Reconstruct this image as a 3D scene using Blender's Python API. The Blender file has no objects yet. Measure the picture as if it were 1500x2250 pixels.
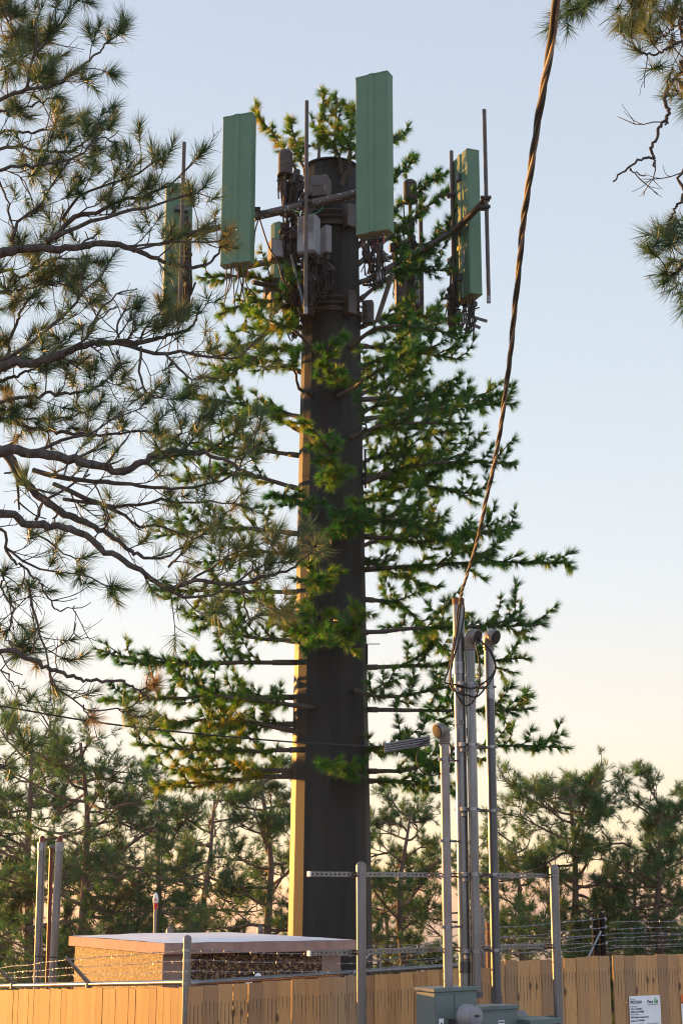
import bpy, math, random
import numpy as np
from mathutils import Vector, Matrix
R = math.radians
rng = np.random.default_rng(7)
random.seed(7)
scene = bpy.context.scene
COL = scene.collection

# ------------------------------------------------------------------ camera, sky, sun, exposure
F = 3400.0                       # focal length in pixels of the 1500 x 2250 photograph
TH = math.atan(829.0 / F)        # upward pitch
EYE = 2.68
cam_d = bpy.data.cameras.new('camera'); cam = bpy.data.objects.new('camera', cam_d); COL.objects.link(cam)
cam.location = (0, 0, EYE); cam.rotation_euler = (math.pi / 2 + TH, 0, 0)
cam_d.sensor_fit = 'VERTICAL'; cam_d.sensor_height = 36.0; cam_d.lens = 36.0 * F / 2250.0
cam_d.clip_start = 0.1; cam_d.clip_end = 20000
scene.camera = cam

SUN_AZ = R(48)                   # measured from +Y towards -X
SUN_EL = R(4.0)
world = bpy.data.worlds.new('World'); scene.world = world; world.use_nodes = True
nt = world.node_tree; nt.nodes.clear()
sky = nt.nodes.new('ShaderNodeTexSky'); sky.sky_type = 'NISHITA'; sky.sun_disc = False
sky.sun_elevation = SUN_EL; sky.sun_rotation = -SUN_AZ
sky.altitude = 1700; sky.air_density = 1.0; sky.dust_density = 1.2; sky.ozone_density = 1.6
hs = nt.nodes.new('ShaderNodeHueSaturation'); hs.inputs['Saturation'].default_value = 0.55
bg = nt.nodes.new('ShaderNodeBackground'); bg.inputs['Strength'].default_value = 0.15
EXPO = 1.6
HAZE = .0002
def lin(c): return tuple(((x / 255 + .055) / 1.055) ** 2.4 if x > 10 else x / 255 / 12.92 for x in c)
# sky glow set as a colour ramp by elevation, mixed over the clear sky
gtc = nt.nodes.new('ShaderNodeTexCoord'); gsp = nt.nodes.new('ShaderNodeSeparateXYZ'); nt.links.new(gtc.outputs['Generated'], gsp.inputs[0])
grm = nt.nodes.new('ShaderNodeValToRGB'); ge = grm.color_ramp.elements
SKY = [(0.0, (255, 220, 162)), (.03, (255, 232, 192)), (.10, (254, 241, 224)), (.19, (238, 240, 242)), (.33, (221, 232, 241)), (.50, (209, 221, 238)), (.62, (200, 213, 235)), (1.0, (150, 170, 208))]
while len(ge) < len(SKY): ge.new(.5)
for i, (p_, c_) in enumerate(SKY): ge[i].position = p_; ge[i].color = (*[v / 0.15 / 2 ** EXPO for v in lin(c_)], 1)
nt.links.new(gsp.outputs[2], grm.inputs[0])
# sky away from the sun: cooler near the horizon, brightened as fill for shaded faces
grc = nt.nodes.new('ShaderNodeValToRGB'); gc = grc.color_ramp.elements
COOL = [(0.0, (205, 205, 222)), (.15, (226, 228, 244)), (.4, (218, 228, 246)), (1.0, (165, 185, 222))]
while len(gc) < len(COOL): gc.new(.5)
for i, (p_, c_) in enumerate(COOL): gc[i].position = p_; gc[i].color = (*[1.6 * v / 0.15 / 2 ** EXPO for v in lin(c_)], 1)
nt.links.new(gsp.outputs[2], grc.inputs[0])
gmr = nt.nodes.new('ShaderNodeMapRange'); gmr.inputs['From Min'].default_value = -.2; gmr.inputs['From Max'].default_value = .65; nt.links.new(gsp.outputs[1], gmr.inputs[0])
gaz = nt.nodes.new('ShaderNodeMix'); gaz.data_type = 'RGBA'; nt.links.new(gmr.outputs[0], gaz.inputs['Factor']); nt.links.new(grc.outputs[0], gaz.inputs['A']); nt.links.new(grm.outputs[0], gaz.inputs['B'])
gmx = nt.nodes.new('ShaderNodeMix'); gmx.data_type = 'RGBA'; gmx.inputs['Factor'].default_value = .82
wo = nt.nodes.new('ShaderNodeOutputWorld')
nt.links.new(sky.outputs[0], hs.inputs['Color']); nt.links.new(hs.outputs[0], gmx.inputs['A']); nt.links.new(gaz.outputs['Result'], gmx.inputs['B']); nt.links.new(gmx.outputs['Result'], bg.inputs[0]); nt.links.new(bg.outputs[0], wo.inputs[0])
sun_d = bpy.data.lights.new('sun', 'SUN'); sun = bpy.data.objects.new('sun', sun_d); COL.objects.link(sun)
sun_d.energy = 5.0; sun_d.angle = R(0.5); sun_d.color = (1.0, 0.455, 0.10)
to_sun = Vector((-math.sin(SUN_AZ) * math.cos(SUN_EL), math.cos(SUN_AZ) * math.cos(SUN_EL), math.sin(SUN_EL)))
sun.rotation_euler = to_sun.to_track_quat('Z', 'Y').to_euler()
scene.view_settings.view_transform = 'Standard'; scene.view_settings.look = 'None'
scene.view_settings.exposure = EXPO; scene.view_settings.gamma = 1.0
scene.cycles.filter_width = 1.15
scene.cycles.max_bounces = 8; scene.cycles.transparent_max_bounces = 8

# ------------------------------------------------------------------ helpers
CT, ST = math.cos(TH), math.sin(TH)
def P(px, py, D):
    """point of the world seen at pixel (px, py) of the photograph, D metres in front of the camera"""
    u = (px - 750) / F; v = (1125 - py) / F
    t = D / (CT - v * ST)
    return Vector((u * t, D, EYE + t * (ST + v * CT)))
def mpp(py, D):
    v = (1125 - py) / F
    return D / (CT - v * ST) / F
def PZ(px, D, z):
    """point at column px, depth D and given height"""
    t = D * CT + (z - EYE) * ST
    return Vector(((px - 750) / F * t, D, z))
def PX(p):
    d = p - Vector((0, 0, EYE)); t = d.y * CT + d.z * ST
    return 750 + F * d.x / t

def tag(o, label=None, cat=None, group=None, kind=None):
    if label: o['label'] = label
    if cat: o['category'] = cat
    if group: o['group'] = group
    if kind: o['kind'] = kind
    return o
def empty(name, loc, label, cat, group=None, rz=0.0):
    o = bpy.data.objects.new(name, None); COL.objects.link(o); o.location = loc; o.rotation_euler = (0, 0, rz)
    o.empty_display_size = 0.1
    bpy.context.view_layer.update()
    return tag(o, label, cat, group)
def put(o, parent=None):
    COL.objects.link(o)
    if parent is not None:
        o.parent = parent
        o.matrix_parent_inverse = parent.matrix_world.inverted()
    return o

class MB:
    """collects polygons; world coordinates unless built with local parent"""
    def __init__(s): s.v = []; s.f = []; s.n = 0; s.uv = None
    def raw(s, verts, faces):
        s.v.append(np.asarray(verts, float)); s.f += [[i + s.n for i in f] for f in faces]; s.n += len(verts); return s
    def box(s, c, size, yaw=0.0, M=None, bev=0.0):
        sx, sy, sz = size[0] / 2, size[1] / 2, size[2] / 2
        if bev > 0:
            b = min(bev, sx * .9, sy * .9, sz * .9)
            vs = []
            for z, ins in ((-sz, b), (-sz + b, 0), (sz - b, 0), (sz, b)):
                x, y = sx - ins, sy - ins
                bb = b
                for (cx, cy) in ((1, 1), (-1, 1), (-1, -1), (1, -1)):
                    if cx * cy > 0: pr = ((cx * x, cy * (y - bb)), (cx * (x - bb), cy * y))
                    else: pr = ((cx * (x - bb), cy * y), (cx * x, cy * (y - bb)))
                    for (a, d) in pr: vs.append((a, d, z))
            fs = [list(range(7, -1, -1)), list(range(24, 32))]
            for k in range(3):
                for i in range(8):
                    j = (i + 1) % 8
                    fs.append([k * 8 + i, k * 8 + j, k * 8 + 8 + j, k * 8 + 8 + i])
        else:
            vs = [(x, y, z) for z in (-sz, sz) for x, y in ((-sx, -sy), (sx, -sy), (sx, sy), (-sx, sy))]
            fs = [[3, 2, 1, 0], [4, 5, 6, 7], [0, 1, 5, 4], [1, 2, 6, 5], [2, 3, 7, 6], [3, 0, 4, 7]]
        if M is None: M = Matrix.Rotation(yaw, 3, 'Z')
        A = np.array(M); vs = np.array(vs) @ A.T + np.array(c)
        return s.raw(vs, fs)
    def tube(s, pts, rad, sides=8, caps=True, jit=0.0, ref=None):
        pts = np.asarray([tuple(p) for p in pts], float); n = len(pts)
        rad = np.broadcast_to(np.asarray(rad, float), (n,))
        t = np.gradient(pts, axis=0); t /= np.maximum(np.linalg.norm(t, axis=1, keepdims=True), 1e-9)
        a = np.array([0, 0, 1.]) if abs(t[0][2]) < .9 else np.array([1., 0, 0])
        u = np.cross(t[0], a); u /= np.linalg.norm(u)
        U = np.zeros_like(pts); U[0] = u
        for i in range(1, n):
            u = U[i - 1] - t[i] * np.dot(U[i - 1], t[i]); U[i] = u / max(np.linalg.norm(u), 1e-9)
        W = np.cross(t, U)
        ang = np.arange(sides) / sides * 2 * math.pi
        ca, sa = np.cos(ang), np.sin(ang)
        rr = rad[:, None] * (1 + (rng.normal(0, jit, (n, sides)) if jit else 0))
        V = pts[:, None, :] + rr[:, :, None] * (ca[None, :, None] * U[:, None, :] + sa[None, :, None] * W[:, None, :])
        fs = []
        for i in range(n - 1):
            for k in range(sides):
                k2 = (k + 1) % sides
                fs.append([i * sides + k, i * sides + k2, (i + 1) * sides + k2, (i + 1) * sides + k])
        if caps: fs.append(list(range(sides - 1, -1, -1))); fs.append([(n - 1) * sides + k for k in range(sides)])
        return s.raw(V.reshape(-1, 3), fs)
    def cyl(s, p0, p1, r, sides=16): return s.tube([p0, p1], r, sides)
    def lathe(s, c, prof, sides=20, axis=None):
        """prof: (r, z) pairs along local z from c"""
        q = Vector((0, 0, 1)).rotation_difference(Vector(axis)).to_matrix() if axis is not None else Matrix.Identity(3)
        vs = []; fs = []
        for (r, z) in prof:
            for k in range(sides):
                a = 2 * math.pi * k / sides; vs.append(q @ Vector((r * math.cos(a), r * math.sin(a), z)) + Vector(c))
        m = len(prof)
        for i in range(m - 1):
            for k in range(sides):
                k2 = (k + 1) % sides; fs.append([i * sides + k, i * sides + k2, (i + 1) * sides + k2, (i + 1) * sides + k])
        fs.append(list(range(sides - 1, -1, -1))); fs.append([(m - 1) * sides + k for k in range(sides)])
        return s.raw([tuple(v) for v in vs], fs)
    def prism(s, prof, p0, up, ex, ey):
        """extrude 2D profile (in ex, ey) from p0 along vector up"""
        n = len(prof); vs = []
        for o in (Vector((0, 0, 0)), Vector(up)):
            for (a, b) in prof: vs.append(tuple(Vector(p0) + o + Vector(ex) * a + Vector(ey) * b))
        fs = [list(range(n - 1, -1, -1)), list(range(n, 2 * n))] + [[i, (i + 1) % n, n + (i + 1) % n, n + i] for i in range(n)]
        return s.raw(vs, fs)
    def build_each(s, name, m, parent=None, smooth=False):
        out = []; base = 0
        for V in s.v:
            k = len(V); q = MB(); q.raw(V, [[i - base for i in f] for f in s.f if base <= f[0] < base + k]); out.append(q.build(name, m, parent, smooth)); base += k
        return out
    def build(s, name, m, parent=None, smooth=False, label=None):
        me = bpy.data.meshes.new(name)
        V = np.concatenate(s.v) if s.v else np.zeros((0, 3))
        org = np.zeros(3)
        if parent is None:
            org = V.mean(axis=0); org[2] = V[:, 2].min(); V = V - org
        me.from_pydata([tuple(v) for v in V], [], s.f)
        if s.uv is not None:
            l = me.uv_layers.new(name='UVMap'); l.data.foreach_set('uv', np.asarray(s.uv, float).ravel())
        me.materials.append(m)
        if smooth:
            try: me.shade_smooth()
            except Exception:
                for p in me.polygons: p.use_smooth = True
            if smooth == 'auto':
                try: me.set_sharp_from_angle(angle=R(40))
                except Exception: pass
        o = bpy.data.objects.new(name, me)
        if parent is None: o.location = org
        put(o, parent)
        if label: o['label'] = label
        return o

class Needles:
    def __init__(s): s.b = []; s.d = []; s.w = []; s.t = []
    def add(s, base, vec, width, tint):
        s.b.append(base); s.d.append(vec); s.w.append(np.broadcast_to(width, (len(base),))); s.t.append(np.broadcast_to(tint, (len(base),)))
    def brush(s, p0, p1, n, L, a0=15, a1=100, width=.002, tint=.3, droop=0.0):
        p0 = np.asarray(p0, float); p1 = np.asarray(p1, float)
        ax = p1 - p0; ax /= max(np.linalg.norm(ax), 1e-9)
        a = np.array([0, 0, 1.]) if abs(ax[2]) < .9 else np.array([1., 0, 0])
        u = np.cross(ax, a); u /= np.linalg.norm(u); w = np.cross(ax, u)
        k = rng.random(n); base = p0 + (p1 - p0) * k[:, None]
        th = np.radians(a0 + (a1 - a0) * (1 - k) * rng.uniform(.35, 1.0, n) + rng.uniform(0, 14, n))
        ph = rng.uniform(0, 2 * math.pi, n)
        d = np.cos(th)[:, None] * ax + np.sin(th)[:, None] * (np.cos(ph)[:, None] * u + np.sin(ph)[:, None] * w)
        d[:, 2] -= droop; d /= np.linalg.norm(d, axis=1, keepdims=True)
        s.add(base, d * (L * rng.uniform(.7, 1.08, n))[:, None], width, np.clip(tint + rng.normal(0, .1, n), 0, 1))
    def cone(s, p, d, n, L, ang, width, tint):
        d = np.asarray(d, float); d /= max(np.linalg.norm(d), 1e-9)
        v = d + rng.normal(0, math.tan(math.radians(ang)) * .6, (n, 3)); v /= np.linalg.norm(v, axis=1, keepdims=True)
        base = np.asarray(p, float) + rng.normal(0, .008, (n, 3))
        s.add(base, v * (L * rng.uniform(.6, 1.1, n))[:, None], width, np.clip(tint + rng.normal(0, .12, n), 0, 1))
    def build(s, name, m, parent=None, label=None):
        B = np.concatenate(s.b); D = np.concatenate(s.d); W = np.concatenate(s.w); T = np.concatenate(s.t)
        n = len(B); r = rng.normal(size=(n, 3)); c = np.cross(D, r); c /= np.maximum(np.linalg.norm(c, axis=1, keepdims=True), 1e-9)
        c *= (W / 2)[:, None]
        V = np.empty((n, 3, 3)); V[:, 0] = B - c; V[:, 1] = B + c; V[:, 2] = B + D
        V = V.reshape(-1, 3)
        me = bpy.data.meshes.new(name)
        me.vertices.add(3 * n); me.vertices.foreach_set('co', V.ravel())
        me.loops.add(3 * n); me.loops.foreach_set('vertex_index', np.arange(3 * n, dtype=np.int32))
        me.polygons.add(n); me.polygons.foreach_set('loop_start', np.arange(0, 3 * n, 3, dtype=np.int32))
        try: me.polygons.foreach_set('loop_total', np.full(n, 3, dtype=np.int32))
        except Exception: pass
        me.update(calc_edges=True)
        at = me.attributes.new('tint', 'FLOAT', 'POINT'); at.data.foreach_set('value', np.repeat(T, 3))
        me.materials.append(m)
        o = bpy.data.objects.new(name, me); put(o, parent)
        if label: o['label'] = label
        return o

def curve_pts(pts, n):
    """Catmull-Rom resample"""
    p = [np.array(tuple(q), float) for q in pts]
    if len(p) == 2: return [p[0] + (p[1] - p[0]) * i / (n - 1) for i in range(n)]
    p = [2 * p[0] - p[1]] + p + [2 * p[-1] - p[-2]]
    m = len(p) - 3; out = []
    for i in range(n):
        s = i / (n - 1) * m; k = min(int(s), m - 1); t = s - k
        a, b, c, d = p[k:k + 4]
        out.append(.5 * ((2 * b) + (-a + c) * t + (2 * a - 5 * b + 4 * c - d) * t * t + (-a + 3 * b - 3 * c + d) * t ** 3))
    return out

# ------------------------------------------------------------------ materials
def new_mat(name):
    m = bpy.data.materials.new(name); m.use_nodes = True
    return m, m.node_tree, m.node_tree.nodes['Principled BSDF']
def ramp(nt, stops):
    r = nt.nodes.new('ShaderNodeValToRGB'); e = r.color_ramp.elements
    while len(e) < len(stops): e.new(.5)
    for i, (p, c) in enumerate(stops): e[i].position = p; e[i].color = (*c, 1) if len(c) == 3 else c
    return r
def mat(name, c1, c2=None, rough=.6, metal=0.0, scale=6.0, bump=0.0, bscale=40.0, spec=.5, stretch=None, contrast=(.35, .65), rvar=0.0):
    m, nt, b = new_mat(name)
    b.inputs['Roughness'].default_value = rough; b.inputs['Metallic'].default_value = metal
    b.inputs['Specular IOR Level'].default_value = spec
    tc = nt.nodes.new('ShaderNodeTexCoord'); mp = nt.nodes.new('ShaderNodeMapping')
    nt.links.new(tc.outputs['Object'], mp.inputs[0])
    if stretch: mp.inputs['Scale'].default_value = stretch
    if c2 is not None:
        n = nt.nodes.new('ShaderNodeTexNoise'); n.inputs['Scale'].default_value = scale; n.inputs['Detail'].default_value = 6
        nt.links.new(mp.outputs[0], n.inputs['Vector'])
        r = ramp(nt, [(contrast[0], c1), (contrast[1], c2)])
        nt.links.new(n.outputs['Fac'], r.inputs[0]); nt.links.new(r.outputs[0], b.inputs['Base Color'])
        if rvar:
            mr = nt.nodes.new('ShaderNodeMapRange'); mr.inputs['To Min'].default_value = rough - rvar; mr.inputs['To Max'].default_value = rough + rvar
            nt.links.new(n.outputs['Fac'], mr.inputs[0]); nt.links.new(mr.outputs[0], b.inputs['Roughness'])
    else: b.inputs['Base Color'].default_value = (*c1, 1)
    if bump:
        n2 = nt.nodes.new('ShaderNodeTexNoise'); n2.inputs['Scale'].default_value = bscale; n2.inputs['Detail'].default_value = 5
        nt.links.new(mp.outputs[0], n2.inputs['Vector'])
        bp = nt.nodes.new('ShaderNodeBump'); bp.inputs['Strength'].default_value = bump; bp.inputs['Distance'].default_value = .01
        nt.links.new(n2.outputs['Fac'], bp.inputs['Height']); nt.links.new(bp.outputs[0], b.inputs['Normal'])
    return m
def needle_mat(name, stops, rough=.5, trans=.45, tcol=(1.0, 1.0, .6)):
    m, nt, b = new_mat(name)
    a = nt.nodes.new('ShaderNodeAttribute'); a.attribute_name = 'tint'
    r = ramp(nt, stops); nt.links.new(a.outputs['Fac'], r.inputs[0])
    nt.links.new(r.outputs[0], b.inputs['Base Color']); b.inputs['Roughness'].default_value = rough
    b.inputs['Specular IOR Level'].default_value = .35
    tr = nt.nodes.new('ShaderNodeBsdfTranslucent')
    mu = nt.nodes.new('ShaderNodeMix'); mu.data_type = 'RGBA'; mu.blend_type = 'MULTIPLY'; mu.inputs['Factor'].default_value = 1
    nt.links.new(r.outputs[0], mu.inputs['A']); mu.inputs['B'].default_value = (*[c * 1.7 for c in tcol], 1)
    nt.links.new(mu.outputs['Result'], tr.inputs[0])
    mx = nt.nodes.new('ShaderNodeMixShader'); mx.inputs[0].default_value = trans
    out = nt.nodes['Material Output']
    nt.links.new(b.outputs[0], mx.inputs[1]); nt.links.new(tr.outputs[0], mx.inputs[2]); nt.links.new(mx.outputs[0], out.inputs[0])
    return m

M = {}
M['pole'] = mat('weathered_dark_paint', (.0135, .0175, .018), (.0235, .0280, .0270), spec=.10, rough=.52, scale=5, stretch=(1, 1, .12), contrast=(.3, .7), bump=.06, bscale=300, rvar=.05)
M['brown'] = mat('brown_steel_paint', (.030, .023, .020), (.052, .040, .034), rough=.5, scale=9, bump=.1, bscale=60)
M['chipped'] = mat('chipped_brown_paint', (.045, .034, .030), (.42, .42, .44), rough=.5, scale=22, contrast=(.60, .66))
M['green'] = mat('green_radome_paint', (.060, .135, .078), (.072, .152, .090), rough=.6, scale=3, bump=.03, bscale=300)
M['radome_end'] = mat('radome_end_paint', (.16, .15, .09), (.22, .20, .12), rough=.6, scale=14)
M['steel'] = mat('galvanized_steel', (.135, .138, .14), (.19, .193, .196), rough=.27, metal=.7, scale=7, stretch=(1, 1, .25), rvar=.05)
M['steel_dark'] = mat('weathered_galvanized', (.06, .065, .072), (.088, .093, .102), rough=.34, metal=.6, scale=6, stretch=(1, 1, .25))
M['steel_bright'] = mat('bright_zinc', (.18, .185, .19), (.29, .295, .30), rough=.3, metal=.75, scale=18)
M['pvc'] = mat('grey_conduit', (.19, .16, .15), (.24, .21, .20), rough=.42, scale=7, bump=.02)
M['hood'] = mat('cast_aluminium', (.13, .115, .105), (.19, .172, .158), rough=.42, metal=.4, scale=14, bump=.1)
M['black'] = mat('black_rubber', (.010, .010, .011), (.016, .016, .017), rough=.6, spec=.3, scale=12)
M['dark'] = mat('dark_equipment', (.014, .014, .014), (.030, .029, .027), rough=.6, spec=.3, scale=14)
M['black_post'] = mat('black_powder_coat', (.006, .006, .006), (.010, .010, .010), rough=.8, spec=.12)
M['alu'] = mat('bare_aluminium_strand', (.11, .08, .06), (.19, .145, .11), rough=.5, metal=.3, scale=30)
M['lightgrey'] = mat('light_grey_casing', (.17, .178, .20), (.21, .218, .24), rough=.5, scale=8)
M['midgrey'] = mat('mid_grey_casing', (.17, .17, .18), (.22, .22, .23), rough=.55, scale=8)
M['browngrey'] = mat('brown_grey_casing', (.045, .037, .034), (.070, .058, .054), rough=.55, scale=8)
M['cabinet'] = mat('grey_green_enamel', (.085, .122, .120), (.098, .138, .136), rough=.42, scale=2, bump=.02, bscale=200)
M['white'] = mat('white_paint', (.70, .71, .73), (.76, .77, .79), rough=.5, scale=5)
M['red'] = mat('red_plastic', (.50, .012, .03), (.60, .02, .04), rough=.5)
M['pink'] = mat('faded_red_tape', (.55, .10, .13), None, rough=.6)
M['yellow'] = mat('yellow_label', (.65, .42, .03), None, rough=.6)
M['orange'] = mat('orange_sign', (.62, .13, .02), None, rough=.5)
M['ink'] = mat('dark_ink', (.02, .024, .035), None, rough=.6)
M['inkgrey'] = mat('grey_ink', (.22, .24, .27), None, rough=.6)
M['inkgreen'] = mat('green_ink', (.10, .42, .13), None, rough=.6)
M['inkblue'] = mat('blue_ink', (.02, .15, .42), None, rough=.6)
M['wire_green'] = mat('green_wire', (.02, .22, .09), None, rough=.5)
M['rust'] = mat('rusty_steel', (.11, .045, .02), (.19, .08, .035), rough=.8, scale=30)
M['darkred'] = mat('dark_red_paint', (.11, .016, .014), (.15, .03, .02), rough=.4, scale=10)
M['concrete'] = mat('roof_slab_concrete', (.25, .165, .14), (.33, .22, .185), rough=.85, scale=9, bump=.5, bscale=50)
M['membrane'] = mat('white_roof_coating', (.62, .63, .66), (.72, .73, .75), rough=.5, scale=4, bump=.15, bscale=6)
M['trim'] = mat('smooth_stucco_trim', (.22, .16, .135), (.26, .19, .16), rough=.85, scale=6, bump=.2, bscale=80)
M['lens'] = mat('frosted_lens', (.75, .76, .78), None, rough=.2)
M['limb'] = mat('moulded_limb', (.030, .026, .020), (.062, .052, .038), rough=.7, scale=30, bump=.4, bscale=80)
M['bark'] = mat('pine_bark', (.030, .026, .024), (.080, .067, .058), rough=.9, scale=38, bump=.9, bscale=90, stretch=(1, 1, .5))
M['bark_far'] = mat('far_pine_bark', (.07, .048, .036), (.15, .105, .08), rough=.95, scale=7, bump=.6, bscale=16)
M['needle_near'] = needle_mat('ponderosa_needles', [(0, (.026, .068, .040)), (.4, (.052, .100, .050)), (.75, (.14, .15, .062)), (1, (.27, .13, .06))], trans=.33)
M['needle_art'] = needle_mat('artificial_needles', [(0, (.010, .072, .028)), (.4, (.028, .122, .026)), (.75, (.13, .205, .020)), (1, (.30, .21, .03))], rough=.36, trans=.48, tcol=(1.05, 1.1, .35))
M['needle_far'] = needle_mat('distant_pine_needles', [(0, (.020, .074, .042)), (.45, (.050, .122, .052)), (.8, (.12, .145, .05)), (1, (.22, .18, .05))], trans=.48)

def pebble_mat():
    m, nt, b = new_mat('exposed_aggregate')
    tc = nt.nodes.new('ShaderNodeTexCoord')
    v = nt.nodes.new('ShaderNodeTexVoronoi'); v.inputs['Scale'].default_value = 52; nt.links.new(tc.outputs['Object'], v.inputs['Vector'])
    v2 = nt.nodes.new('ShaderNodeTexVoronoi'); v2.inputs['Scale'].default_value = 62; v2.feature = 'F1'; nt.links.new(tc.outputs['Object'], v2.inputs['Vector'])
    sep = nt.nodes.new('ShaderNodeSeparateColor'); nt.links.new(v.outputs['Color'], sep.inputs[0])
    r = ramp(nt, [(0, (.010, .006, .004)), (.45, (.035, .020, .010)), (.7, (.12, .068, .030)), (1, (.36, .24, .12))]); nt.links.new(sep.outputs[0], r.inputs[0])
    nt.links.new(r.outputs[0], b.inputs['Base Color']); b.inputs['Roughness'].default_value = .7
    bp = nt.nodes.new('ShaderNodeBump'); bp.inputs['Strength'].default_value = 1.0; bp.inputs['Distance'].default_value = .012; bp.invert = True
    nt.links.new(v2.outputs['Distance'], bp.inputs['Height']); nt.links.new(bp.outputs[0], b.inputs['Normal'])
    return m
M['pebble'] = pebble_mat()

def wood_mat(name, cA, cB, bw, streak=1.0):
    """cedar boards: UV.x = metres along the fence, UV.y = metres below the board top"""
    m, nt, b = new_mat(name)
    N = nt.nodes.new; L = nt.links.new
    uv = N('ShaderNodeUVMap'); sep = N('ShaderNodeSeparateXYZ'); L(uv.outputs[0], sep.inputs[0])
    def math_(op, a, bb=None, c=None):
        n = N('ShaderNodeMath'); n.operation = op
        for i, x in enumerate((a, bb, c)):
            if x is None: continue
            if isinstance(x, (int, float)): n.inputs[i].default_value = x
            else: L(x, n.inputs[i])
        return n.outputs[0]
    idx = math_('FLOOR', math_('DIVIDE', sep.outputs[0], bw))
    wn = N('ShaderNodeTexWhiteNoise'); wn.noise_dimensions = '1D'; L(idx, wn.inputs['W'])
    # grain
    comb = N('ShaderNodeCombineXYZ'); L(math_('MULTIPLY', sep.outputs[0], 34.0), comb.inputs[0]); L(math_('MULTIPLY', sep.outputs[1], 3.0), comb.inputs[1]); L(math_('MULTIPLY', idx, 3.7), comb.inputs[2])
    g = N('ShaderNodeTexNoise'); g.inputs['Scale'].default_value = 1.0; g.inputs['Detail'].default_value = 5; g.inputs['Distortion'].default_value = .8; L(comb.outputs[0], g.inputs['Vector'])
    base = ramp(nt, [(.25, cA), (.75, cB)]); L(math_('ADD', math_('MULTIPLY', g.outputs['Fac'], .55), math_('MULTIPLY', wn.outputs['Value'], .45)), base.inputs[0])
    # knots
    comb2 = N('ShaderNodeCombineXYZ'); L(math_('MULTIPLY', sep.outputs[0], 6.5), comb2.inputs[0]); L(math_('MULTIPLY', sep.outputs[1], 3.2), comb2.inputs[1])
    vo = N('ShaderNodeTexVoronoi'); vo.inputs['Scale'].default_value = 1.0; L(comb2.outputs[0], vo.inputs['Vector'])
    kn = ramp(nt, [(.08, (1, 1, 1)), (.17, (0, 0, 0))]); L(vo.outputs['Distance'], kn.inputs[0])
    # dark run stains below the top edge, a few per board
    cell = math_('MULTIPLY', sep.outputs[0], 26.0)
    ci = math_('FLOOR', cell); cf = math_('ABSOLUTE', math_('SUBTRACT', math_('FRACT', cell), .5))
    w2 = N('ShaderNodeTexWhiteNoise'); w2.noise_dimensions = '1D'; L(math_('ADD', ci, 31.5), w2.inputs['W'])
    y0 = math_('ADD', math_('MULTIPLY', w2.outputs['Value'], .03), .13)
    y1 = math_('ADD', math_('MULTIPLY', w2.outputs['Value'], .25), .24)
    inside = math_('MULTIPLY', math_('GREATER_THAN', sep.outputs[1], y0), math_('LESS_THAN', sep.outputs[1], y1))
    taper = math_('MULTIPLY', math_('SUBTRACT', y1, sep.outputs[1]), .75)
    line = math_('LESS_THAN', cf, math_('MINIMUM', taper, .085))
    st = math_('MULTIPLY', math_('MULTIPLY', inside, line), streak)
    mx = N('ShaderNodeMix'); mx.data_type = 'RGBA'; L(kn.outputs[0], mx.inputs['Factor']); L(base.outputs[0], mx.inputs['A']); mx.inputs['B'].default_value = (.11, .05, .02, 1)
    mx2 = N('ShaderNodeMix'); mx2.data_type = 'RGBA'; L(st, mx2.inputs['Factor'])
    gy = N('ShaderNodeMix'); gy.data_type = 'RGBA'; wn3 = N('ShaderNodeTexWhiteNoise'); wn3.noise_dimensions = '1D'; L(math_('ADD', idx, 77.7), wn3.inputs['W'])
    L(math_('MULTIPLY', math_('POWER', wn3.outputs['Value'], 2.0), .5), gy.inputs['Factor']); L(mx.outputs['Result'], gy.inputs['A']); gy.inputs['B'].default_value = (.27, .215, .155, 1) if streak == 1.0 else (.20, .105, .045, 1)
    L(gy.outputs['Result'], mx2.inputs['A']); mx2.inputs['B'].default_value = (.055, .045, .028, 1)
    L(mx2.outputs['Result'], b.inputs['Base Color']); b.inputs['Roughness'].default_value = .72
    bp = N('ShaderNodeBump'); bp.inputs['Strength'].default_value = .35; bp.inputs['Distance'].default_value = .004
    L(g.outputs['Fac'], bp.inputs['Height']); L(bp.outputs[0], b.inputs['Normal'])
    return m

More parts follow.
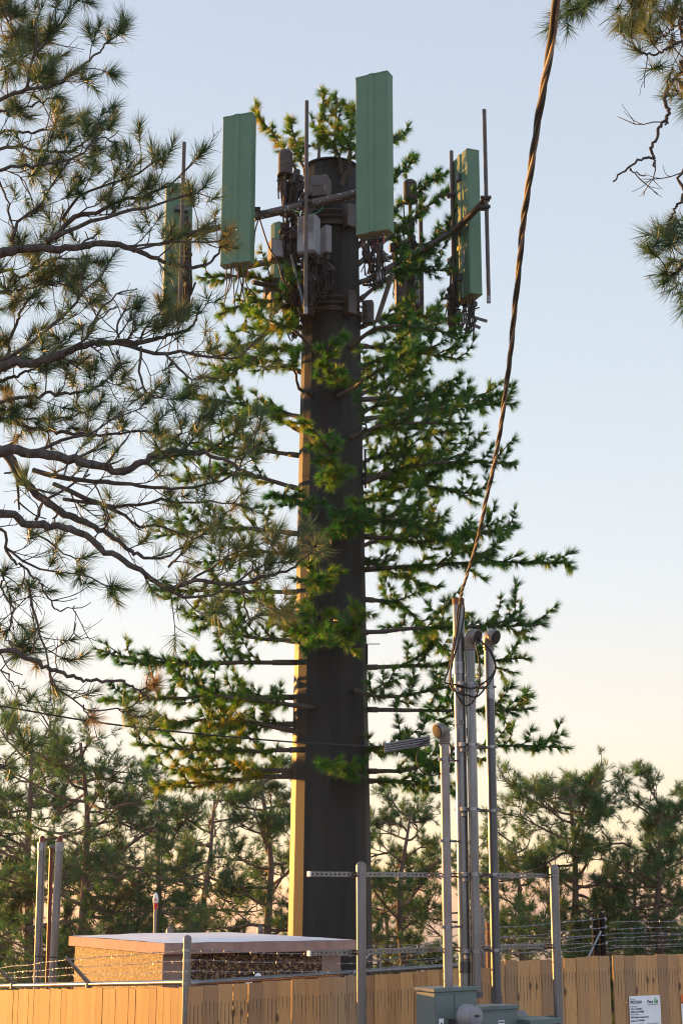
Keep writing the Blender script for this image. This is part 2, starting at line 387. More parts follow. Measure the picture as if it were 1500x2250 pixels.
# ------------------------------------------------------------------ ground
def ground_z(x, y):
    z = 0.0
    if y < 12: z = .95 * (1 - max(y, 0) / 12) ** 1.0 if y > 0 else .95
    if y > 24: z = -3.6 * min(1, (y - 24) / 16) ** 1.2
    if y > 40: z = -3.6 - (y - 40) * .055
    if y > 400: z = -23.4 - 12 * min(1, (y - 400) / 900)
    r = math.hypot(x, y)
    z -= 0.0 if x > -3 or y > 60 else .12 * min(8, (-3 - x))
    return z
def make_ground():
    ys = [-400, -120, -40, -10, 0, 4, 8, 12, 14, 16, 18, 20, 22, 24, 26, 29, 32, 36, 40, 50, 65, 85, 120, 200, 320, 400, 700, 1300, 2500, 5000, 9000]
    xs = [-9000, -4000, -1500, -600, -250, -100, -50, -30, -20, -14, -10, -7, -5, -3, -1, 1, 3, 5, 8, 12, 18, 30, 60, 140, 300, 800, 2000, 5000, 9000]
    vs = []
    for y in ys:
        for x in xs:
            n = 0.0
            if y >= 2500: n = 60 * math.sin(x * .0011 + 1.3) + 35 * math.sin(x * .0027) + (70 if y > 4000 else 0) - 60
            elif abs(x) < 400 and y < 400: n = .08 * math.sin(x * 1.3 + y * .7)
            vs.append((x, y, ground_z(x, y) + n))
    nx = len(xs)
    fs = [[j * nx + i, j * nx + i + 1, (j + 1) * nx + i + 1, (j + 1) * nx + i] for j in range(len(ys) - 1) for i in range(nx - 1)]
    m, nt, b = new_mat('lightened_ground')
    tc = nt.nodes.new('ShaderNodeTexCoord'); n = nt.nodes.new('ShaderNodeTexNoise'); n.inputs['Scale'].default_value = .6; n.inputs['Detail'].default_value = 9
    nt.links.new(tc.outputs['Object'], n.inputs['Vector'])
    r = ramp(nt, [(.3, (.20, .17, .13)), (.55, (.34, .30, .25)), (.75, (.24, .22, .16))]); nt.links.new(n.outputs['Fac'], r.inputs[0])  # ground tones lightened to bounce more sky light onto shaded faces
    nt.links.new(r.outputs[0], b.inputs['Base Color']); b.inputs['Roughness'].default_value = .95
    me = bpy.data.meshes.new('ground'); me.from_pydata(vs, [], fs); me.materials.append(m)
    o = bpy.data.objects.new('ground', me); COL.objects.link(o); tag(o, kind='structure')
make_ground()

YAW = R(29)                      # compound orientation: right leg direction
E1 = Vector((math.cos(YAW), math.sin(YAW), 0)); E2 = Vector((-math.sin(YAW), math.cos(YAW), 0))

# ------------------------------------------------------------------ shelter
def on_line(p0, d, px, z=None):
    """distance along d from p0 at which the point falls on column px"""
    lo, hi = 0.0, 60.0
    s = 1 if PX(p0 + d * .5) > PX(p0) else -1
    for _ in range(60):
        m = (lo + hi) / 2
        if s * (PX(p0 + d * m) - px) < 0: lo = m
        else: hi = m
    return lo
A = P(362, 2073, 17.0)
w1 = on_line(A, E1, 783); w2 = on_line(A, E2, 152)
hut = empty('equipment_shelter', (A.x, A.y, 0), 'small utility shelter with pebbled walls and flat white topped roof behind the fence', 'shelter')
th = 23 * mpp(2085, 17)
o_ = .13
m = MB(); m.prism([(0, 0), (w1, 0), (w1, w2), (0, w2)], A - Vector((0, 0, th)), (0, 0, th), E1, E2)
roof = m.build('roof_slab', M['concrete'], hut)
m = MB()
g = 9; vs = []; fs = []
for j in range(g + 1):
    for i in range(g + 1):
        a, c = i / g, j / g
        e = min(a, 1 - a, c, 1 - c)
        vs.append(tuple(A + E1 * (.02 + (w1 - .04) * a) + E2 * (.02 + (w2 - .04) * c) + Vector((0, 0, .004 + .035 * min(1, e * 5) + random.uniform(-.003, .003)))))
for j in range(g):
    for i in range(g): fs.append([j * (g + 1) + i, j * (g + 1) + i + 1, (j + 1) * (g + 1) + i + 1, (j + 1) * (g + 1) + i])
m.raw(vs, fs); m.build('roof_coating', M['membrane'], roof, smooth=True)
zw = A.z - th
C0 = Vector((A.x, A.y, 0)) + E1 * o_ * .3 + E2 * o_
ww, wd = w1 - o_ * 1.3, w2 - 2 * o_
m = MB(); m.prism([(0, 0), (ww, 0), (ww, wd), (0, wd)], C0, (0, 0, zw - .001), E1, E2); m.build('wall', M['pebble'], hut)
for a0 in (-.006, ww - .25):
    m = MB(); m.prism([(a0, -.012), (a0 + .24, -.012), (a0 + .24, .03), (a0, .03)], C0 + Vector((0, 0, .002)), (0, 0, zw - .006), E1, E2); m.build('corner_trim', M['trim'], hut)
# twin flood lamp on the shelter wall
lc = C0 + E1 * on_line(C0, E1, 541) + Vector((0, 0, 0)); lc.z = P(541, 2152, lc.y).z
fl = empty('flood_light', lc, 'twin round white flood lamps low on the dark shelter wall', 'lamp')
m = MB(); m.box(lc - E2 * .03, (.12, .05, .08), YAW, bev=.01); m.build('housing', M['dark'], fl)
for k, (dx, dz) in enumerate(((-.055, -.03), (.055, .03))):
    c = lc + E1 * dx + Vector((0, 0, dz)) - E2 * .08
    m = MB(); m.lathe(c + E2 * .04, [(.03, 0), (.048, .03), (.052, .08)], 16, axis=-E2); h = m.build('lamp_head', M['black'], fl, smooth='auto')
    m = MB(); m.lathe(c - E2 * .041, [(.045, 0), (.04, .006), (.02, .010)], 16, axis=-E2); m.build('lens', M['lens'], h, smooth=True)

# ------------------------------------------------------------------ timber fence
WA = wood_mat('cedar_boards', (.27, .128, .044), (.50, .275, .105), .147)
WB = wood_mat('cedar_boards_sunlit', (.075, .026, .006), (.25, .100, .024), .147, streak=.45)  # same cedar, darker and more orange: golden sunlit look put into the colour
def boards(name, p0, p1, wm, parent, bw=.147, seed=1, gap=.003, side=1, wide=.16):
    rnd = random.Random(seed); d = (p1 - p0); L = Vector((d.x, d.y, 0)).length; e = Vector((d.x, d.y, 0)) / L; nrm = Vector((-e.y, e.x, 0)) * side
    m = MB(); uv = []
    k = 0; x = 0.0
    while x < L - .01:
        w = bw - gap - (rnd.uniform(.002, .005) if rnd.random() < .2 else 0)
        w = min(w, L - x)
        zt = p0.z + d.z * (x + w / 2) / L + rnd.uniform(-.008, .006)
        b0 = p0 + e * x + nrm * rnd.uniform(-.003, .003); off = rnd.uniform(-.002, .002)
        zb = ground_z(b0.x, b0.y) - .3
        q = [(0, 0), (w, 0), (w, .018), (0, .018)]
        vs = []
        for z in (zb, zt):
            for (a, c) in q:
                pp = b0 + e * a - nrm * (-c); vs.append((pp.x, pp.y, z + (off if (z == zt and a > 0) else 0)))
        fs = [[3, 2, 1, 0], [4, 5, 6, 7], [0, 1, 5, 4], [1, 2, 6, 5], [2, 3, 7, 6], [3, 0, 4, 7]]
        m.raw(vs, fs)
        us = [x, x + w * .999, x + w * .999, x]
        for f in fs:
            for i in f: uv.append((k * bw + (us[i % 4] - x), (zt - zb) if i < 4 else 0.0))
        x += w + (gap if rnd.random() > wide else gap + rnd.uniform(.003, .006) * (1 if wide < .3 else 1.7)); k += 1
    m.uv = uv
    return m.build(name, wm, parent)
def barbed(name, pts, parent, sag=.0, seed=0, r=.0024):
    rnd = random.Random(seed); m = MB()
    for a, b_ in zip(pts[:-1], pts[1:]):
        L = (b_ - a).length; n = max(6, int(L / .045))
        t = (b_ - a).normalized(); u = t.cross(Vector((0, 0, 1))).normalized(); w = t.cross(u)
        for ph in (0, math.pi):
            q = []
            for i in range(n + 1):
                s = i / n; ang = s * L / .09 * math.pi * 2 * .5 + ph
                q.append(a + (b_ - a) * s - Vector((0, 0, sag * 4 * s * (1 - s))) + (u * math.cos(ang) + w * math.sin(ang)) * r * 1.0 + Vector((0, 0, .004 * math.sin(s * L * 7 + seed))))
            m.tube(q, r, 4)
        k = .06
        while k < L:
            s = k / L; c = a + (b_ - a) * s - Vector((0, 0, sag * 4 * s * (1 - s))) + Vector((0, 0, .004 * math.sin(s * L * 7 + seed)))
            for _ in range(4):
                dd = (u * rnd.uniform(-1, 1) + w * rnd.uniform(-1, 1) + t * rnd.uniform(-.4, .4)).normalized()
                m.tube([c - dd * .004, c + dd * .019], [.0024, .001], 3)
            m.tube([c - t * .007, c + t * .007], .0055, 5)
            k += .125 + rnd.uniform(-.015, .015)
    return m.build(name, M['steel_bright'], parent)
def dome_post(m, base, top, r, sides=20):
    m.tube([base, top], r, sides)
def dome_cap(m, top, r):
    m.lathe(top - Vector((0, 0, r * .9)), [(r * 1.08, 0), (r * 1.08, r * .95), (r * .98, r * 1.25), (r * .75, r * 1.55), (r * .4, r * 1.75), (r * .08, r * 1.82)], 20)

CP = P(412, 2169, 14.5)          # fence corner, board top
right_end = CP + E1 * on_line(CP, E1, 1078); right_end.z = P(1078, 2124, right_end.y).z
fr = empty('timber_fence', (CP.x, CP.y, 0), 'long shaded board fence running right from the corner post, rail pipe along its top', 'fence')
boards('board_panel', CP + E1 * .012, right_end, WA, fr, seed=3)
def rail(name, p0, p1, parent, back, r=.024, z=.028, ends=True):
    m = MB(); m.tube([p0 + back + Vector((0, 0, z)), p1 + back + Vector((0, 0, z))], r, 16)
    return m.build(name, M['steel'], parent, smooth='auto')
rail('top_rail', CP + E1 * .05, CP + (right_end - CP) * .93, fr, E2 * .06)
m = MB()
for q in (1,):
    a = CP + E2 * .06 + Vector((0, 0, .028)); m.tube([a + E1 * .05, a + E1 * .13], .031, 14); m.tube([a + E1 * -.01, a + E1 * .07], .017, 10)
m.build('rail_end_cup', M['steel_bright'], fr, smooth='auto')
# corner post belongs to the fence
m = MB(); top = CP + E2 * .05 + E1 * .012; rp = 8.6 * mpp(2100, 14.5)
topz = P(421, 2066, 14.5).z
m.tube([Vector((top.x, top.y, -.3)), Vector((top.x, top.y, topz))], rp, 20); cpost = m.build('corner_post', M['steel'], fr, smooth='auto')
m = MB(); dome_cap(m, Vector((top.x, top.y, topz + .012)), rp); m.build('post_cap', M['hood'], cpost, smooth='auto')
hs_ = [P(421, y, 14.5).z for y in (2088, 2111, 2135)]
m = MB()
for z in hs_ + [CP.z + .028]: m.tube([Vector((top.x, top.y, z - .012)), Vector((top.x, top.y, z + .012))], rp * 1.1, 20)
for z in hs_: m.tube([Vector((top.x, top.y, z)) + E1 * rp, Vector((top.x, top.y, z)) + E1 * (rp + .035)], .009, 6)
m.build_each('brace_band', M['steel_bright'], cpost)
# leaning wire arm and strands, right leg
arm_p = CP + E1 * on_line(CP, E1, 772); arm_p.z = P(772, 2150, arm_p.y).z
arm_t = P(772, 2094, arm_p.y) + E1 * .16
m = MB(); m.tube([arm_p + E2 * .05 + Vector((0, 0, -.02)), arm_t - E2 * .1], .013, 4); m.box(arm_p + E2 * .05, (.05, .07, .07), YAW); m.build('wire_arm', M['steel_bright'], fr)
far = PZ(1068, 16.9, 2.3)
for k, z in enumerate(hs_):
    a = Vector((top.x, top.y, z)) + E1 * .07
    mid = arm_p * (1 - (.9, .6, .3)[k]) + (arm_t - E2 * .1) * (.9, .6, .3)[k]
    e_ = right_end + E2 * .05 + Vector((0, 0, (.37, .25, .13)[k]))
    barbed('barbed_wire', [a, mid, e_], fr, sag=.006, seed=k)
# section 2 and 3
def section(px0, y0, px1, y1, seed, label, name='timber_fence', off=0.0, D0=None):
    p0 = CP + E1 * on_line(CP, E1, px0) + E2 * off; p0.z = P(px0, y0, p0.y).z
    p1 = CP + E1 * on_line(CP, E1, px1) + E2 * off; p1.z = P(px1, y1, p1.y).z
    r_ = empty(name, (p0.x, p0.y, 0), label, 'fence')
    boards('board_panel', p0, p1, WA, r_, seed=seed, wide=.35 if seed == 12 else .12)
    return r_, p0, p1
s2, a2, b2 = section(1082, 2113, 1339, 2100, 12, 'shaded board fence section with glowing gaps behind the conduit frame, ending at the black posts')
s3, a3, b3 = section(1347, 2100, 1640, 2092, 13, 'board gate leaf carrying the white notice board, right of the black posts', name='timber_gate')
for (r_, a, b_, ks, sd) in ((s2, a2, b2, (.12, .21, .29, .385), 30), (s3, a3, b3, (.10, .18, .27, .34), 40)):
    for k, h in enumerate(ks):
        h2 = h + (.0 if r_ is s2 else (.02, .06, .04, .03)[k])
        barbed('barbed_wire', [a + E2 * .03 + Vector((0, 0, h - (.06 if r_ is s2 else 0))), b_ + E2 * .03 + Vector((0, 0, h2))], r_, sag=.012, seed=sd + k)
m = MB(); q = a2 + (b2 - a2) * .84 + E2 * .04; m.tube([q, q + E1 * .17 + Vector((0, 0, .25))], .012, 4); m.build('wire_arm', M['steel_bright'], s2)
for px, tz, lab, key in ((1322, 2018, 'left of the two black fence posts, topped by a flat cap', s2), (1336, 2014, 'right of the two black fence posts, with the rounded cap', s3)):
    p = CP + E1 * on_line(CP, E1, px) + E2 * .085; p.z = 0
    zt = P(px, tz, p.y).z
    e = empty('gate_post', p, lab, 'post', 'pair of black posts at the gate')
    m = MB(); rr = 7.6 * mpp(2060, p.y); m.tube([p + Vector((0, 0, -.3)), Vector((p.x, p.y, zt))], rr, 16); m.build('pipe', M['black_post'], e, smooth='auto')
    m = MB()
    if px > 1330: dome_cap(m, Vector((p.x, p.y, zt + .01)), rr * 1.03)
    else: m.tube([Vector((p.x, p.y, zt - .02)), Vector((p.x, p.y, zt + .006))], rr * 1.1, 16)
    m.build('post_cap', M['black_post'], e, smooth='auto')
    m = MB()
    for hh in (.12, .29, .37): m.lathe(Vector((p.x, p.y, b2.z + hh)) + E1 * (-1 if px < 1330 else 1) * (rr + .012), [(.004, -.006), (.02, -.004), (.02, .004), (.004, .006)], 12, axis=-E2)
    m.build_each('wire_clip', M['steel_bright'], e)

# left leg, sunlit
LD = Vector((-math.sin(R(33)), math.cos(R(33)), 0))
le = CP + LD * (on_line(CP, LD, -120)); le.z = P(-120, 2176, le.y).z
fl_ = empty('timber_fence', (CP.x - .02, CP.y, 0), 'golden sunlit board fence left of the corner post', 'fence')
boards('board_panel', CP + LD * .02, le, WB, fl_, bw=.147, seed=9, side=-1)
LN = Vector((LD.y, -LD.x, 0))      # inward normal
rail('top_rail', CP + LD * .06, le, fl_, LN * .05, z=.038)
m = MB(); c_ = CP + LN * .05 + Vector((0, 0, .038)); m.tube([c_ + LD * .03, c_ + LD * .09], .03, 12); m.build('rail_end_cup', M['steel_bright'], fl_, smooth='auto')
arms = []
for (bx, by, tx, ty) in ((186, 2160, 145, 2103), (22, 2160, -8, 2124), (-150, 2170, -180, 2130)):
    b0 = CP + LD * on_line(CP, LD, bx) + LN * .05; b0.z = P(bx, by, b0.y).z
    t0 = P(tx, ty, b0.y - .12)
    arms.append((b0, t0))
    m = MB(); dirv = (t0 - b0); u = dirv.cross(LN).normalized()
    m.tube([b0, t0], [.024, .014], 4); m.tube([b0 + Vector((0, 0, .015)), b0 - Vector((0, 0, .06))], .035, 10); m.build('wire_arm', M['hood'], fl_)
for k, z in enumerate(hs_):
    a = Vector((top.x, top.y, z)) - E1 * .035
    pts = [a] + [b0 + (t0 - b0) * (.92, .62, .33)[k] for (b0, t0) in arms]
    barbed('barbed_wire', pts, fl_, sag=.006, seed=60 + k)

# ------------------------------------------------------------------ posts behind, inside the compound
def capped_post(name, px, py, D, wpx, label, cat='post', group=None, zb=-.3, capm='hood', body='steel'):
    p = P(px, py, D); e = empty(name, (p.x, p.y, 0), label, cat, group); r = wpx / 2 * mpp(py, D)
    m = MB(); m.tube([Vector((p.x, p.y, zb)), p - Vector((0, 0, r))], r, 18); m.build('pipe', M[body], e, smooth='auto')
    m = MB(); dome_cap(m, p - Vector((0, 0, r)), r); m.build('post_cap', M[capm], e, smooth='auto')
    return e
capped_post('fence_post', 374, 2036, 21.5, 15, 'dome capped post peeping over the shelter roof near its left part', group='capped posts of the far fence')
capped_post('fence_post', 572, 2034, 22.5, 14, 'dome capped post peeping over the shelter roof beside the tower', group='capped posts of the far fence')
capped_post('fence_post', 833, 2082, 21, 10, 'short pale capped post behind the left frame post', group='capped posts of the far fence')
capped_post('fence_post', 1058, 1993, 18.5, 12, 'tall dome capped post between the two middle conduits', group='capped posts of the far fence')
p = P(1070, 2030, 18.8); e = empty('stake', (p.x, p.y, 0), 'rusty brown stake behind the grey conduits', 'stake')
m = MB(); m.box(Vector((p.x, p.y, (p.z + -.3) / 2)), (.035, .035, p.z + .3), YAW); m.build('shaft', M['rust'], e); m = MB(); m.box(p + Vector((0, 0, .008)), (.05, .05, .016), YAW); m.build('cap', M['rust'], e)
# far fence strands
ff = empty('barbed_fence', (P(1300, 2100, 23).x, 23, 0), 'thin barbed strands of the far fence under the pines', 'fence')
for k, (y0, y1) in enumerate(((2052, 2038), (2068, 2050), (2084, 2064), (2104, 2080))):
    barbed('barbed_wire', [P(800, y0 + 26, 21), P(1100, y0 + 8, 22), P(1360, y0 - 2, 23), P(1700, y1, 24)], ff, sag=.03, seed=80 + k, r=.0028)

# ------------------------------------------------------------------ left pipes
def pipe_thing(name, x0, y0, x1, y1, D, w, mtl, label, cap=None, group=None, cat='pipe'):
    t = P(x0, y0, D); b_ = P(x1, y1, D); d = (b_ - t); base = b_ + d * .0; base = t + d * ((t.z + .3) / (t.z - b_.z))
    e = empty(name, (base.x, base.y, 0), label, cat, group); r = w / 2 * mpp(y0, D)
    m = MB(); m.tube([base, t], r, 18); m.build('pipe', M[mtl], e, smooth='auto')
    up = (t - base).normalized()
    if cap == 'collar':
        m = MB(); m.tube([t - up * .11, t + up * .01], r * 1.12, 18); m.build('collar', M['steel_bright'], e, smooth='auto')
        m = MB(); m.tube([t, t + up * .085], r * .72, 14); m.tube([t + up * .07, t + up * .1], r * .5, 10); m.build('cap', M['darkred'], e, smooth='auto')
        m = MB(); q = t + (base - t) * .43; m.tube([q - up * .008, q + up * .008], r * 1.12, 18); q = t + (base - t) * .28; m.build('band', M['dark'], e)
    if cap == 'disc':
        m = MB(); m.lathe(t, [(r * 1.0, -.02), (r * 1.7, -.01), (r * 1.7, .012), (r * 1.1, .03), (r * .3, .036)], 16); m.build('cap', M['hood'], e, smooth='auto')
    return e
pipe_thing('standpipe', 93, 1852, 83, 2155, 22.6, 17, 'steel', 'leftmost silvery standpipe with a collar and dark red plug', 'collar', 'silver standpipes beside the shelter')
pipe_thing('standpipe', 132, 1852, 116, 2155, 22.4, 17, 'steel', 'silvery standpipe with collar, between the thin red brown pipe and the shelter', 'collar', 'silver standpipes beside the shelter')
pipe_thing('thin_pipe', 114, 1862, 105, 2155, 22.7, 9, 'darkred', 'thin dark red brown pipe between two silvery standpipes', 'disc')
# marker
t = P(343, 1962, 21.5); mk = empty('marker_post', (t.x, t.y, 0), 'slim marker post with white domed tip and red band above the shelter roof', 'marker')
u_ = mpp(1990, 21.5)
m = MB(); m.tube([Vector((t.x, t.y, -.2)), Vector((t.x, t.y, t.z - 34 * u_))], 3.6 * u_, 12); m.build('post', M['pvc'], mk, smooth='auto')
m = MB(); m.lathe(Vector((t.x, t.y, t.z - 35 * u_)), [(3.8 * u_, 0), (4.6 * u_, 14 * u_)], 16); m.build('band', M['red'], mk, smooth='auto')
m = MB(); m.lathe(Vector((t.x, t.y, t.z - 21.5 * u_)), [(4.7 * u_, 0), (6.2 * u_, 2 * u_), (6.2 * u_, 9 * u_), (5 * u_, 15 * u_), (3 * u_, 20 * u_), (.6 * u_, 22.5 * u_)], 16); tip = m.build('tip', M['white'], mk, smooth='auto')
m = MB(); m.lathe(Vector((t.x, t.y - 6.3 * u_, t.z - 14 * u_)), [(2.6 * u_, 0), (2.6 * u_, .2 * u_)], 14, axis=(0, -1, 0)); m.build('round_mark', M['pink'], tip)

# ------------------------------------------------------------------ equipment frame and conduits
def DF(px): return 13.55 + (px - 793) * .0034
FD = Vector((P(1216, 1925, DF(1216)).x - P(793, 1925, DF(793)).x, DF(1216) - DF(793), 0)).normalized(); FY = math.atan2(FD.y, FD.x); FN = Vector((FD.y, -FD.x, 0))   # FN towards camera
p = P(1000, 2100, DF(1000)); frame = empty('conduit_rack', (p.x, p.y, 0), 'galvanized pipe frame with two slotted cross channels carrying the conduits', 'frame')
for px, py, w in ((793, 1905, 21), (1216, 1911, 20)):
    c = P(px, py, DF(px)); r = w / 2 * mpp(py, DF(px))
    m = MB(); m.tube([Vector((c.x, c.y, -.3)), c], r, 22); o = m.build('post', M['steel'], frame, smooth='auto')
    m = MB(); dome_cap(m, c + Vector((0, 0, .008)), r); m.build('post_cap', M['hood'], o, smooth='auto')
def channel(z_l, px0, px1, parent, name='channel'):
    pl = P(793, z_l, DF(793)); z = pl.z; hh = .041 / 2
    a = PZ(px0, DF(px0), z) - FN * .06; b_ = PZ(px1, DF(px1), z) - FN * .06
    L = (b_ - a).length; e = (b_ - a).normalized(); m = MB()
    dep = .04; tk = .003
    # front web with slots
    pitch = .048; n = int(L / pitch); slot = .026; sh = .0065
    m.box(a + e * L / 2 + Vector((0, 0, hh - (hh - sh) / 2)) , (L, tk, hh - sh), FY)
    m.box(a + e * L / 2 - Vector((0, 0, hh - (hh - sh) / 2)), (L, tk, hh - sh), FY)
    for i in range(n + 1):
        c = a + e * (i * pitch + (pitch - slot) / 2 - pitch / 2 + .012); m.box(c, (pitch - slot, tk * .9, 2 * sh + .001), FY)
    for s_ in (-1, 1): m.box(a + e * L / 2 + Vector((0, 0, s_ * (hh - tk / 2))) - FN * dep / 2, (L, dep, tk), FY)
    m.build(name, M['steel'], parent)
    m = MB(); m.box(a - e * .006 - FN * (-.022 + .02 + .018), (.014, .046, .046), FY, bev=.004); m.build('end_cap', M['white'], parent)
    m = MB()
    for px in (793, 1216):
        c = PZ(px, DF(px), z); rr = 10.8 * mpp(1925, DF(px))
        q = [c + (FD * math.cos(t_) + FN * math.sin(t_)) * (rr + .004) for t_ in np.linspace(-.25, math.pi + .25, 14)]
        m.tube(q, .0045, 6)
        m.box(c + FD * (rr + .012) - FN * .03, (.018, .03, .018), FY)
    m.build('u_bolt', M['steel_bright'], parent)
    return z
zU = channel(1921, 692, 1222, frame); zL = channel(2092, 692, 1226, frame); zB = P(793, 2262, DF(793)).z
m = MB(); a = PZ(1130, DF(1130), P(1180, 2240, DF(1180)).z) - FN * .06; b_ = PZ(1238, DF(1238), a.z) - FN * .06
m.box((a + b_) / 2, ((b_ - a).length, .04, .041), FY); m.build('lower_channel', M['steel'], frame); m = MB(); m.box(b_ + FD * .008, (.014, .046, .046), FY); m.build('end_cap', M['white'], frame)

def conduit(name, px, ytop, ybot, dD, w, mtl, label, D=None):
    D = (D or DF(px)) + dD; c = P(px, ytop, D); r = w / 2 * mpp(ytop, D)
    zb = PZ(px, D, 0); zbot = P(PX(Vector((c.x, c.y, 1.2))), ybot, D).z
    e = empty(name, (c.x, c.y, zbot), label, 'conduit', 'tall conduits clamped to the frame')
    m = MB(); m.tube([Vector((c.x, c.y, zbot)), c], r, 24); m.build('pipe', M[mtl], e, smooth='auto')
    return e, c, r, zbot
def weatherhead(c, r, yaw, parent):
    """cast hood: curved snout leaving the pipe top towards yaw and tilting down"""
    d = Vector((math.cos(yaw), math.sin(yaw), 0)); m = MB()
    pts = [c, c + Vector((0, 0, r * .9)), c + Vector((0, 0, r * 1.9)) + d * r * .25, c + Vector((0, 0, r * 2.45)) + d * r * .95, c + Vector((0, 0, r * 2.25)) + d * r * 1.8]
    q = curve_pts(pts, 14); rad = np.interp(np.linspace(0, 1, 14), [0, .2, .5, .8, 1], [r * 1.12, r * 1.2, r * 1.42, r * 1.62, r * 1.6])
    m.tube(q, rad, 20); h = m.build('hood', M['hood'], parent, smooth=True)
    ax = Vector(q[-1] - q[-2]).normalized()
    m = MB(); m.lathe(Vector(q[-1]) - ax * .003, [(r * 1.68, 0), (r * 1.68, .012), (r * 1.4, .013)], 20, axis=ax); m.build('hood_lip', M['hood'], h, smooth='auto')
    m = MB(); m.lathe(Vector(q[-1]) + ax * .0108, [(r * 1.42, 0), (r * 1.38, .008), (r * .7, .011)], 20, axis=ax); m.build('insulator_plate', M['black'], h, smooth='auto')
    m = MB(); m.lathe(c - Vector((0, 0, r * .55)), [(r * 1.03, 0), (r * 1.22, .006), (r * 1.22, r * .5), (r * 1.05, r * .6)], 20)
    m.box(c + d * r * -1.25 + Vector((0, 0, -r * .25)), (r * .5, r * .4, r * .35), yaw); m.build('hood_clamp', M['hood'], h, smooth='auto')
    return Vector(q[-1])
mast, cM, rM, _ = conduit('service_mast', 1006, 1318, 2172, -.02, 25, 'steel', 'tallest thick galvanized mast with dark cap where the twisted cable lands')
m = MB(); m.tube([cM - Vector((0, 0, .05)), cM + Vector((0, 0, .012))], rM * 1.06, 24); m.build('cap', M['rust'], mast, smooth='auto')
m = MB(); zc = P(1010, 1468, cM.y).z; m.tube([Vector((cM.x, cM.y, zc - .055)), Vector((cM.x, cM.y, zc + .055))], rM * 1.08, 24); m.build('coupling', M['steel_bright'], mast, smooth='auto')
m = MB(); zc = P(1022, 2125, cM.y).z; m.tube([Vector((cM.x, cM.y, zc - .05)), Vector((cM.x, cM.y, zc + .05))], rM * 1.06, 24); m.build('coupling', M['steel_dark'], mast, smooth='auto')
c2, p2, r2, zb2 = conduit('conduit_riser', 1032, 1424, 2192, -.17, 20.5, 'steel', 'galvanized riser with a weatherhead, just right of the thick mast')
wh2 = weatherhead(p2, r2 * 1.0, R(-38), c2)
m = MB(); m.tube([Vector((p2.x, p2.y, zb2)), Vector((p2.x, p2.y, zb2 + .05))], r2 * 1.16, 12); m.build('hub', M['steel_dark'], c2)
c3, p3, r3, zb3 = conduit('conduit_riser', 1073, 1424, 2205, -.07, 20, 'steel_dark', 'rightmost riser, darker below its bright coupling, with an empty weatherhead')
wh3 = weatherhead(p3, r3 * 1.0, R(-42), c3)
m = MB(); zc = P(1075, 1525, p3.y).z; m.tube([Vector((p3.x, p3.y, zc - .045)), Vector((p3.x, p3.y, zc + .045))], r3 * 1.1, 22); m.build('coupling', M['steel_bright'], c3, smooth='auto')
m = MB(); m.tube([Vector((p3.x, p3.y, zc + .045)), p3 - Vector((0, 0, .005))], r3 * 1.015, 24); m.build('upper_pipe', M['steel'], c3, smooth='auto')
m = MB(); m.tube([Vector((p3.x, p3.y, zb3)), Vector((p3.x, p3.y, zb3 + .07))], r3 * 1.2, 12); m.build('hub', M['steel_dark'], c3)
c4, p4, r4, zb4 = conduit('conduit_riser', 976, 1630, 2172, -.1, 20, 'pvc', 'shorter pinkish grey riser left of the mast, its weatherhead turned left')
wh4 = weatherhead(p4, r4 * 1.0, R(215), c4)
# clamps and standoffs between conduits
for (y, xs) in ((1508, (1, 2, 3)), (1640, (1, 2, 3)), (1780, (1, 2, 3)), (1921, (1, 2, 3)), (2088, (1, 2, 3)), (1675, (0,)), (1850, (0,)), (2035, (0,))):
    z = P(1035, y, DF(1035)).z
    m = MB()
    for k in xs:
        c, r = ((p4, r4), (Vector((cM.x, cM.y, 0)), rM), (p2, r2), (p3, r3))[k]
        cc = Vector((c.x, c.y, z)); m.tube([cc - Vector((0, 0, .013)), cc + Vector((0, 0, .013))], r * 1.09, 20)
        m.lathe(cc + FN * r * 1.0 + FD * r * .5, [(.007, 0), (.012, .004), (.012, .015), (.005, .02)], 8, axis=FN)
        if k == 1: m.box(cc + FN * (r + .012) - FD * r * .75, (.062, .04, .042), FY, bev=.004); m.box(cc + FN * (r + .006) - FD * r * .5 - Vector((0, 0, .05)), (.055, .03, .035), FY, bev=.004)
    if len(xs) > 1:
        a = Vector((cM.x, cM.y, z)) + FN * -.0; b_ = Vector((p3.x, p3.y, z)); cc = (a + b_) / 2
        m.box(cc - FN * .055, ((b_ - a).length + .1, .02, .03), FY)
    else:
        a = Vector((p4.x, p4.y, z)); b_ = Vector((cM.x, cM.y, z)); m.box((a + b_) / 2, ((b_ - a).length + .12, .016, .02), math.atan2((b_ - a).y, (b_ - a).x))
        m.box(a - FD * r4 * 1.4, (.03, .02, .03), FY)
    m.build('conduit_clamp', M['steel_bright'], frame)

# ------------------------------------------------------------------ cabinets and meter
def cabinet(name, xl, xf, xr, yt, D, label, depth=.19, deep=True):
    """xl..xf: left side, xf..xr: front"""
    f0 = P(xf, yt, D); w = on_line(f0, FD, xr); e = empty(name, (f0.x, f0.y, f0.z - .75), label, 'electrical box')
    zt = f0.z; h = .75
    c = f0 + FD * w / 2 - FN * depth / 2 - Vector((0, 0, h / 2 + .03))
    m = MB(); m.box(c, (w, depth, h), FY, bev=.004); body = m.build('case', M['cabinet'], e)
    m = MB(); m.box(f0 + FD * w / 2 - FN * depth / 2 + Vector((0, 0, -.012)), (w + .03, depth + .03, .034), FY, bev=.004); m.build('lid', M['cabinet'], e)
    return e, f0, w
b1, f1, w1_ = cabinet('meter_cabinet', 922, 954, 1046, 2173, DF(1000) - .42, 'larger grey green cabinet carrying the round meter and the letter A', depth=.24)
